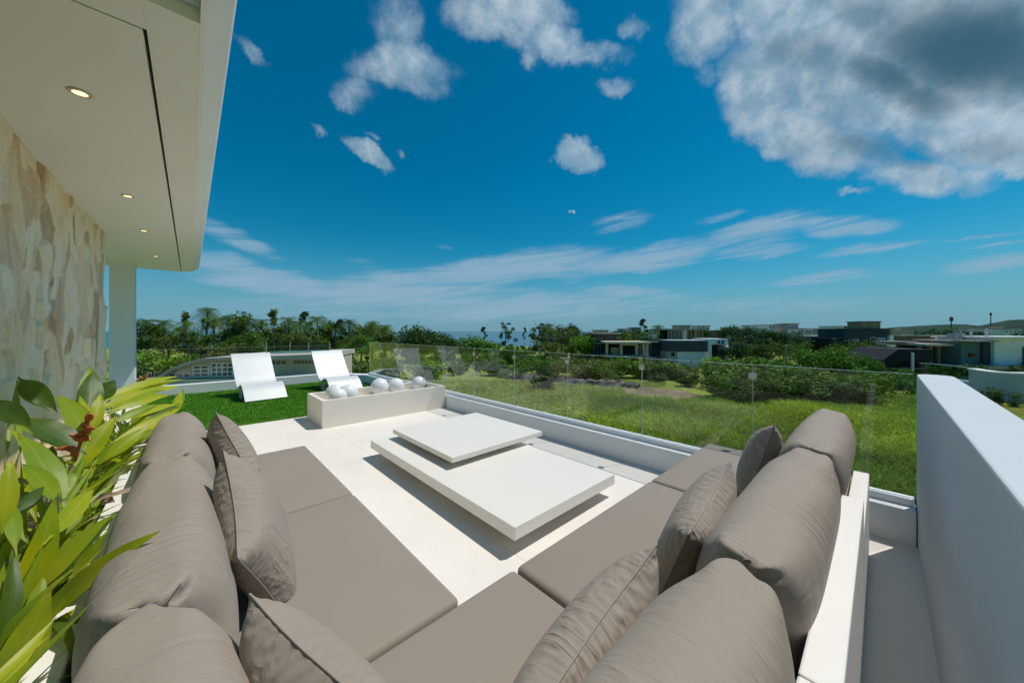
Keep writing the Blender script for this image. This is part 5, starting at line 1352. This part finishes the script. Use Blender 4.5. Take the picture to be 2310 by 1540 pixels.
# vehicles parked beyond the field
tyre = mat('tyre_rubber', (.02, .02, .02), .9); hub = mat('wheel_rim', (.4, .4, .4), .4, metal=.6)
def car(px, d, col, label, van=False, rz=0.0):
    r = empty('parked_van' if van else 'parked_car', at(px, d, GROUND), -HEAD + rz, label, 'van' if van else 'car', 'vehicles parked beyond the field')
    m_ = mat('car_paint', col, .3, .03, 2, coat=.5)
    if van: prof = [(-2.4, .35), (2.2, .35), (2.4, .8), (2.3, 1.15), (1.75, 1.95), (1.5, 2.1), (-2.3, 2.15), (-2.42, 1.9)]
    else: prof = [(-2.1, .35), (2.05, .35), (2.15, .6), (2.1, .85), (1.1, 1.0), (.45, 1.48), (-1.1, 1.5), (-1.8, 1.05), (-2.15, .95)]
    b = MB().extrude_xz(prof, -.85, .85); bmesh.ops.bevel(b.bm, geom=b.bm.edges[:], offset=.07, segments=2, affect='EDGES'); b.build('body', m_, r, smooth='auto')
    w = MB()
    zs = (1.25, 1.9) if van else (1.02, 1.40)
    for y in (-.857, .857):
        for x0, x1 in (((-2.1, -.9), (-.8, .3), (.4, 1.5)) if van else ((-1.15, -.2), (-.1, .75))): w.box(x0, x1, y - .008, y + .008, *zs)
    w.build('windows', HM['win'], r)
    for x in (-1.4, 1.4):
        for y in (-.8, .8):
            t = MB().lathe([(.02, -.1), (.31, -.1), (.34, -.06), (.34, .06), (.31, .1), (.02, .1)], 16).build('wheel', tyre, r); t.location = (x, y, .34); t.rotation_euler = (R_(90), 0, 0)
            q = MB().lathe([(0, -.104), (.19, -.104), (.19, .104), (0, .104)], 12).build('rim', hub, t)
car(1487, 80, (.62, .63, .63), 'white van parked behind the green bushes near the glazed pavilion', True, R_(8))
car(1193, 86, (.60, .61, .61), 'white van parked below the white pipe frame', True, R_(-10))
car(1244, 85, (.10, .30, .28), 'teal green car parked between two white vehicles', False, R_(5))
car(1272, 84, (.58, .59, .60), 'white car parked beside the teal green car', False, R_(0))
car(1222, 88, (.62, .62, .62), 'white hatchback right behind the teal green car', False, R_(12))

# rubble strip along the field edge
rb = MB(); n = 26
for i in range(n):
    t = i / (n - 1); px = 1180 + 262 * t; d = 57 - 9.5 * t; p = at(px, d, GROUND)
rngr = np.random.default_rng(21)
prof_pts = [at(1180 + 262 * i / 30, 57.5 - 9.0 * i / 30, GROUND) for i in range(31)]
dirn = (prof_pts[-1] - prof_pts[0]).normalized(); sd = Vector((-dirn.y, dirn.x, 0))
rows = []
for k, (o_, z) in enumerate(((-.9, -.05), (-.5, .5), (0, .75), (.6, .6), (1.1, -.05))):
    rows.append([rb.bm.verts.new(p + sd * (o_ + rngr.normal(0, .15)) + Vector((0, 0, z * (1 + rngr.normal(0, .22))))) for p in prof_pts])
for a, b in zip(rows[:-1], rows[1:]):
    for i in range(30): rb.bm.faces.new((a[i], a[i + 1], b[i + 1], b[i]))
bmesh.ops.recalc_face_normals(rb.bm, faces=rb.bm.faces[:])
o = rb.build('rubble_bank', mat('grey_rubble', (.13, .115, .10), .95, .45, 1.2, .9, 3, .1, var2=(.22, .20, .18)))
tag(o, 'low grey bank of rubble between the field and the shrubs', 'rubble bank')

# neighbour behind the low parapet: barrel roofed building with white window grid
h = House('curved_roof_building', 21, 385, 720, 'low grey neighbour building with curved roof and white window grid', 'building', rz=R_(8))
Zg = h.Z
prof = [(h.X(384), Zg(872)), (h.X(392), Zg(850)), (h.X(418), Zg(832)), (h.X(452), Zg(818)), (h.X(474), Zg(812)), (h.X(520), Zg(811)), (h.X(720), Zg(811)), (h.X(720), 0), (h.X(384), 0)]
MB().extrude_xz(prof, .0, 5.5).build('wall', HM['beige'], h.r)
rp = [(h.X(380), Zg(856)), (h.X(389), Zg(846)), (h.X(416), Zg(827)), (h.X(450), Zg(813)), (h.X(473), Zg(806.5)), (h.X(520), Zg(804)), (h.X(722), Zg(799)), (h.X(722), Zg(810.6)), (h.X(520), Zg(810.6)), (h.X(474), Zg(811.6)), (h.X(452), Zg(817.6)), (h.X(418), Zg(831.6)), (h.X(392), Zg(849.6))]
MB().extrude_xz(rp, -.5, 6).build('roof', HM['roofbeige'], h.r)
h.window(448, 481, 822, 848, 0, 2, 3, w=.07); h.window(484, 530, 817, 848, 0, 4, 3, w=.07); h.window(400, 445, 838, 850, 0, 3, 1, w=.07)
h.window(606, 640, 813, 824, 0, 3, 1, 'beige', w=.05); h.window(655, 702, 813, 823, 0, 6, 1, 'beige', w=.05); h.box('ledge', 'roofbeige', 384, 720, 852, 868, -.7, -.02)
h.box('white_tank', 'white', 386, 418, 833, 846, 2.0, 3.5)
mbg = MB().box(h.X(560), h.X(612), 2.0, 2.012, Zg(803), Zg(776)).box(h.X(614), h.X(655), 2.0, 2.012, Zg(802), Zg(776)).box(h.X(657), h.X(704), 2.0, 2.012, Zg(801), Zg(776))
tg = glass_mat('teal_rail_glass', (.35, .62, .62)); mbg.build('roof_glass_rail', tg, h.r)
h.posts('rail_post', 'metal', (559, 613, 656, 705), 775, 803, 1.98, .05)

# neighbour terrace with a curved parapet and a lawn, beyond the white wall
arc = [(2070, 15.5), (2110, 14.9), (2150, 14.1), (2185, 13.2), (2215, 12.5), (2250, 12.0), (2300, 11.7), (2360, 11.7), (2430, 12.0)]
nt = empty('curved_terrace', at(2250, 12, GROUND), 0, 'neighbouring curved terrace with pale parapet wall and a small lawn', 'terrace')
def ribbon(idx, z0, z1, off0, off1):
    m_ = MB(); bm = m_.bm; pts = [at(px, d, 0) for px, d in arc[idx[0]:idx[1]]]; ring = []
    # smooth the arc
    fine = []
    for i in range(len(pts) - 1):
        p0 = pts[max(i - 1, 0)]; p1 = pts[i]; p2 = pts[i + 1]; p3 = pts[min(i + 2, len(pts) - 1)]
        for k in range(6):
            t = k / 6; fine.append(.5 * ((2 * p1) + (p2 - p0) * t + (2 * p0 - 5 * p1 + 4 * p2 - p3) * t * t + (3 * p1 - p0 - 3 * p2 + p3) * t ** 3))
    fine.append(pts[-1])
    for i, p in enumerate(fine):
        t = (fine[min(i + 1, len(fine) - 1)] - fine[max(i - 1, 0)]).normalized(); n = Vector((-t.y, t.x, 0))
        ring.append([bm.verts.new(p + n * o_ + Vector((0, 0, z))) for o_, z in ((off0, z0), (off0, z1), (off1, z1), (off1, z0))])
    for a, b in zip(ring[:-1], ring[1:]):
        for k in range(4): bm.faces.new((a[k], b[k], b[(k + 1) % 4], a[(k + 1) % 4]))
    bm.faces.new(ring[0]); bm.faces.new(ring[-1][::-1]); bmesh.ops.recalc_face_normals(bm, faces=bm.faces[:]); return m_
loc(ribbon((3, 9), -.9, .03, 0, .22).build('parapet_wall', HM['grey'], None), nt)
loc(ribbon((3, 9), .034, .09, -.03, .25).build('coping', HM['white'], None), nt)
loc(ribbon((0, 4), -.9, -.45, 0, .22).build('low_kerb', HM['grey'], None), nt)
loc(ribbon((0, 4), -.445, .06, .10, .112).build('glass_panel', glass_mat('green_terrace_glass', (.62, .80, .76)), None), nt)
loc(ribbon((0, 4), .062, .085, .09, .122).build('glass_edge', M['glass_edge'], None), nt)
base = [at(px, d, 0) for px, d in arc]; inner = [at(2330, 6.0, 0), at(2150, 9.5, 0)]
pp_ = [(p.x, p.y) for p in base + [at(2560, 9, 0)] + inner]
loc(MB().prism(pp_, GROUND - .1, -.93).build('storey_wall', HM['concrete'], None), nt)
loc(MB().prism(pp_, -.928, -.90).build('lawn', mat('terrace_lawn', (.14, .16, .02), .9, .3, 2.5, .5, 60, .1), None), nt)
PR = PROTO['bg']
rr_, parts_ = PR[0], PR[1]
o_ = rr_.copy(); C.objects.link(o_)
for p in parts_:
    c_ = p.copy(); C.objects.link(c_); c_.parent = o_
o_.location = at(2238, 11.4, -.9); o_.scale = (.22, .22, .22); o_.rotation_euler = (0, 0, 1); o_.name = 'shrub'
for k_ in ('label', 'category', 'group'):
    if k_ in o_: del o_[k_]
tag(o_, 'small leafy shrub in front of the curved pale parapet', 'shrub')
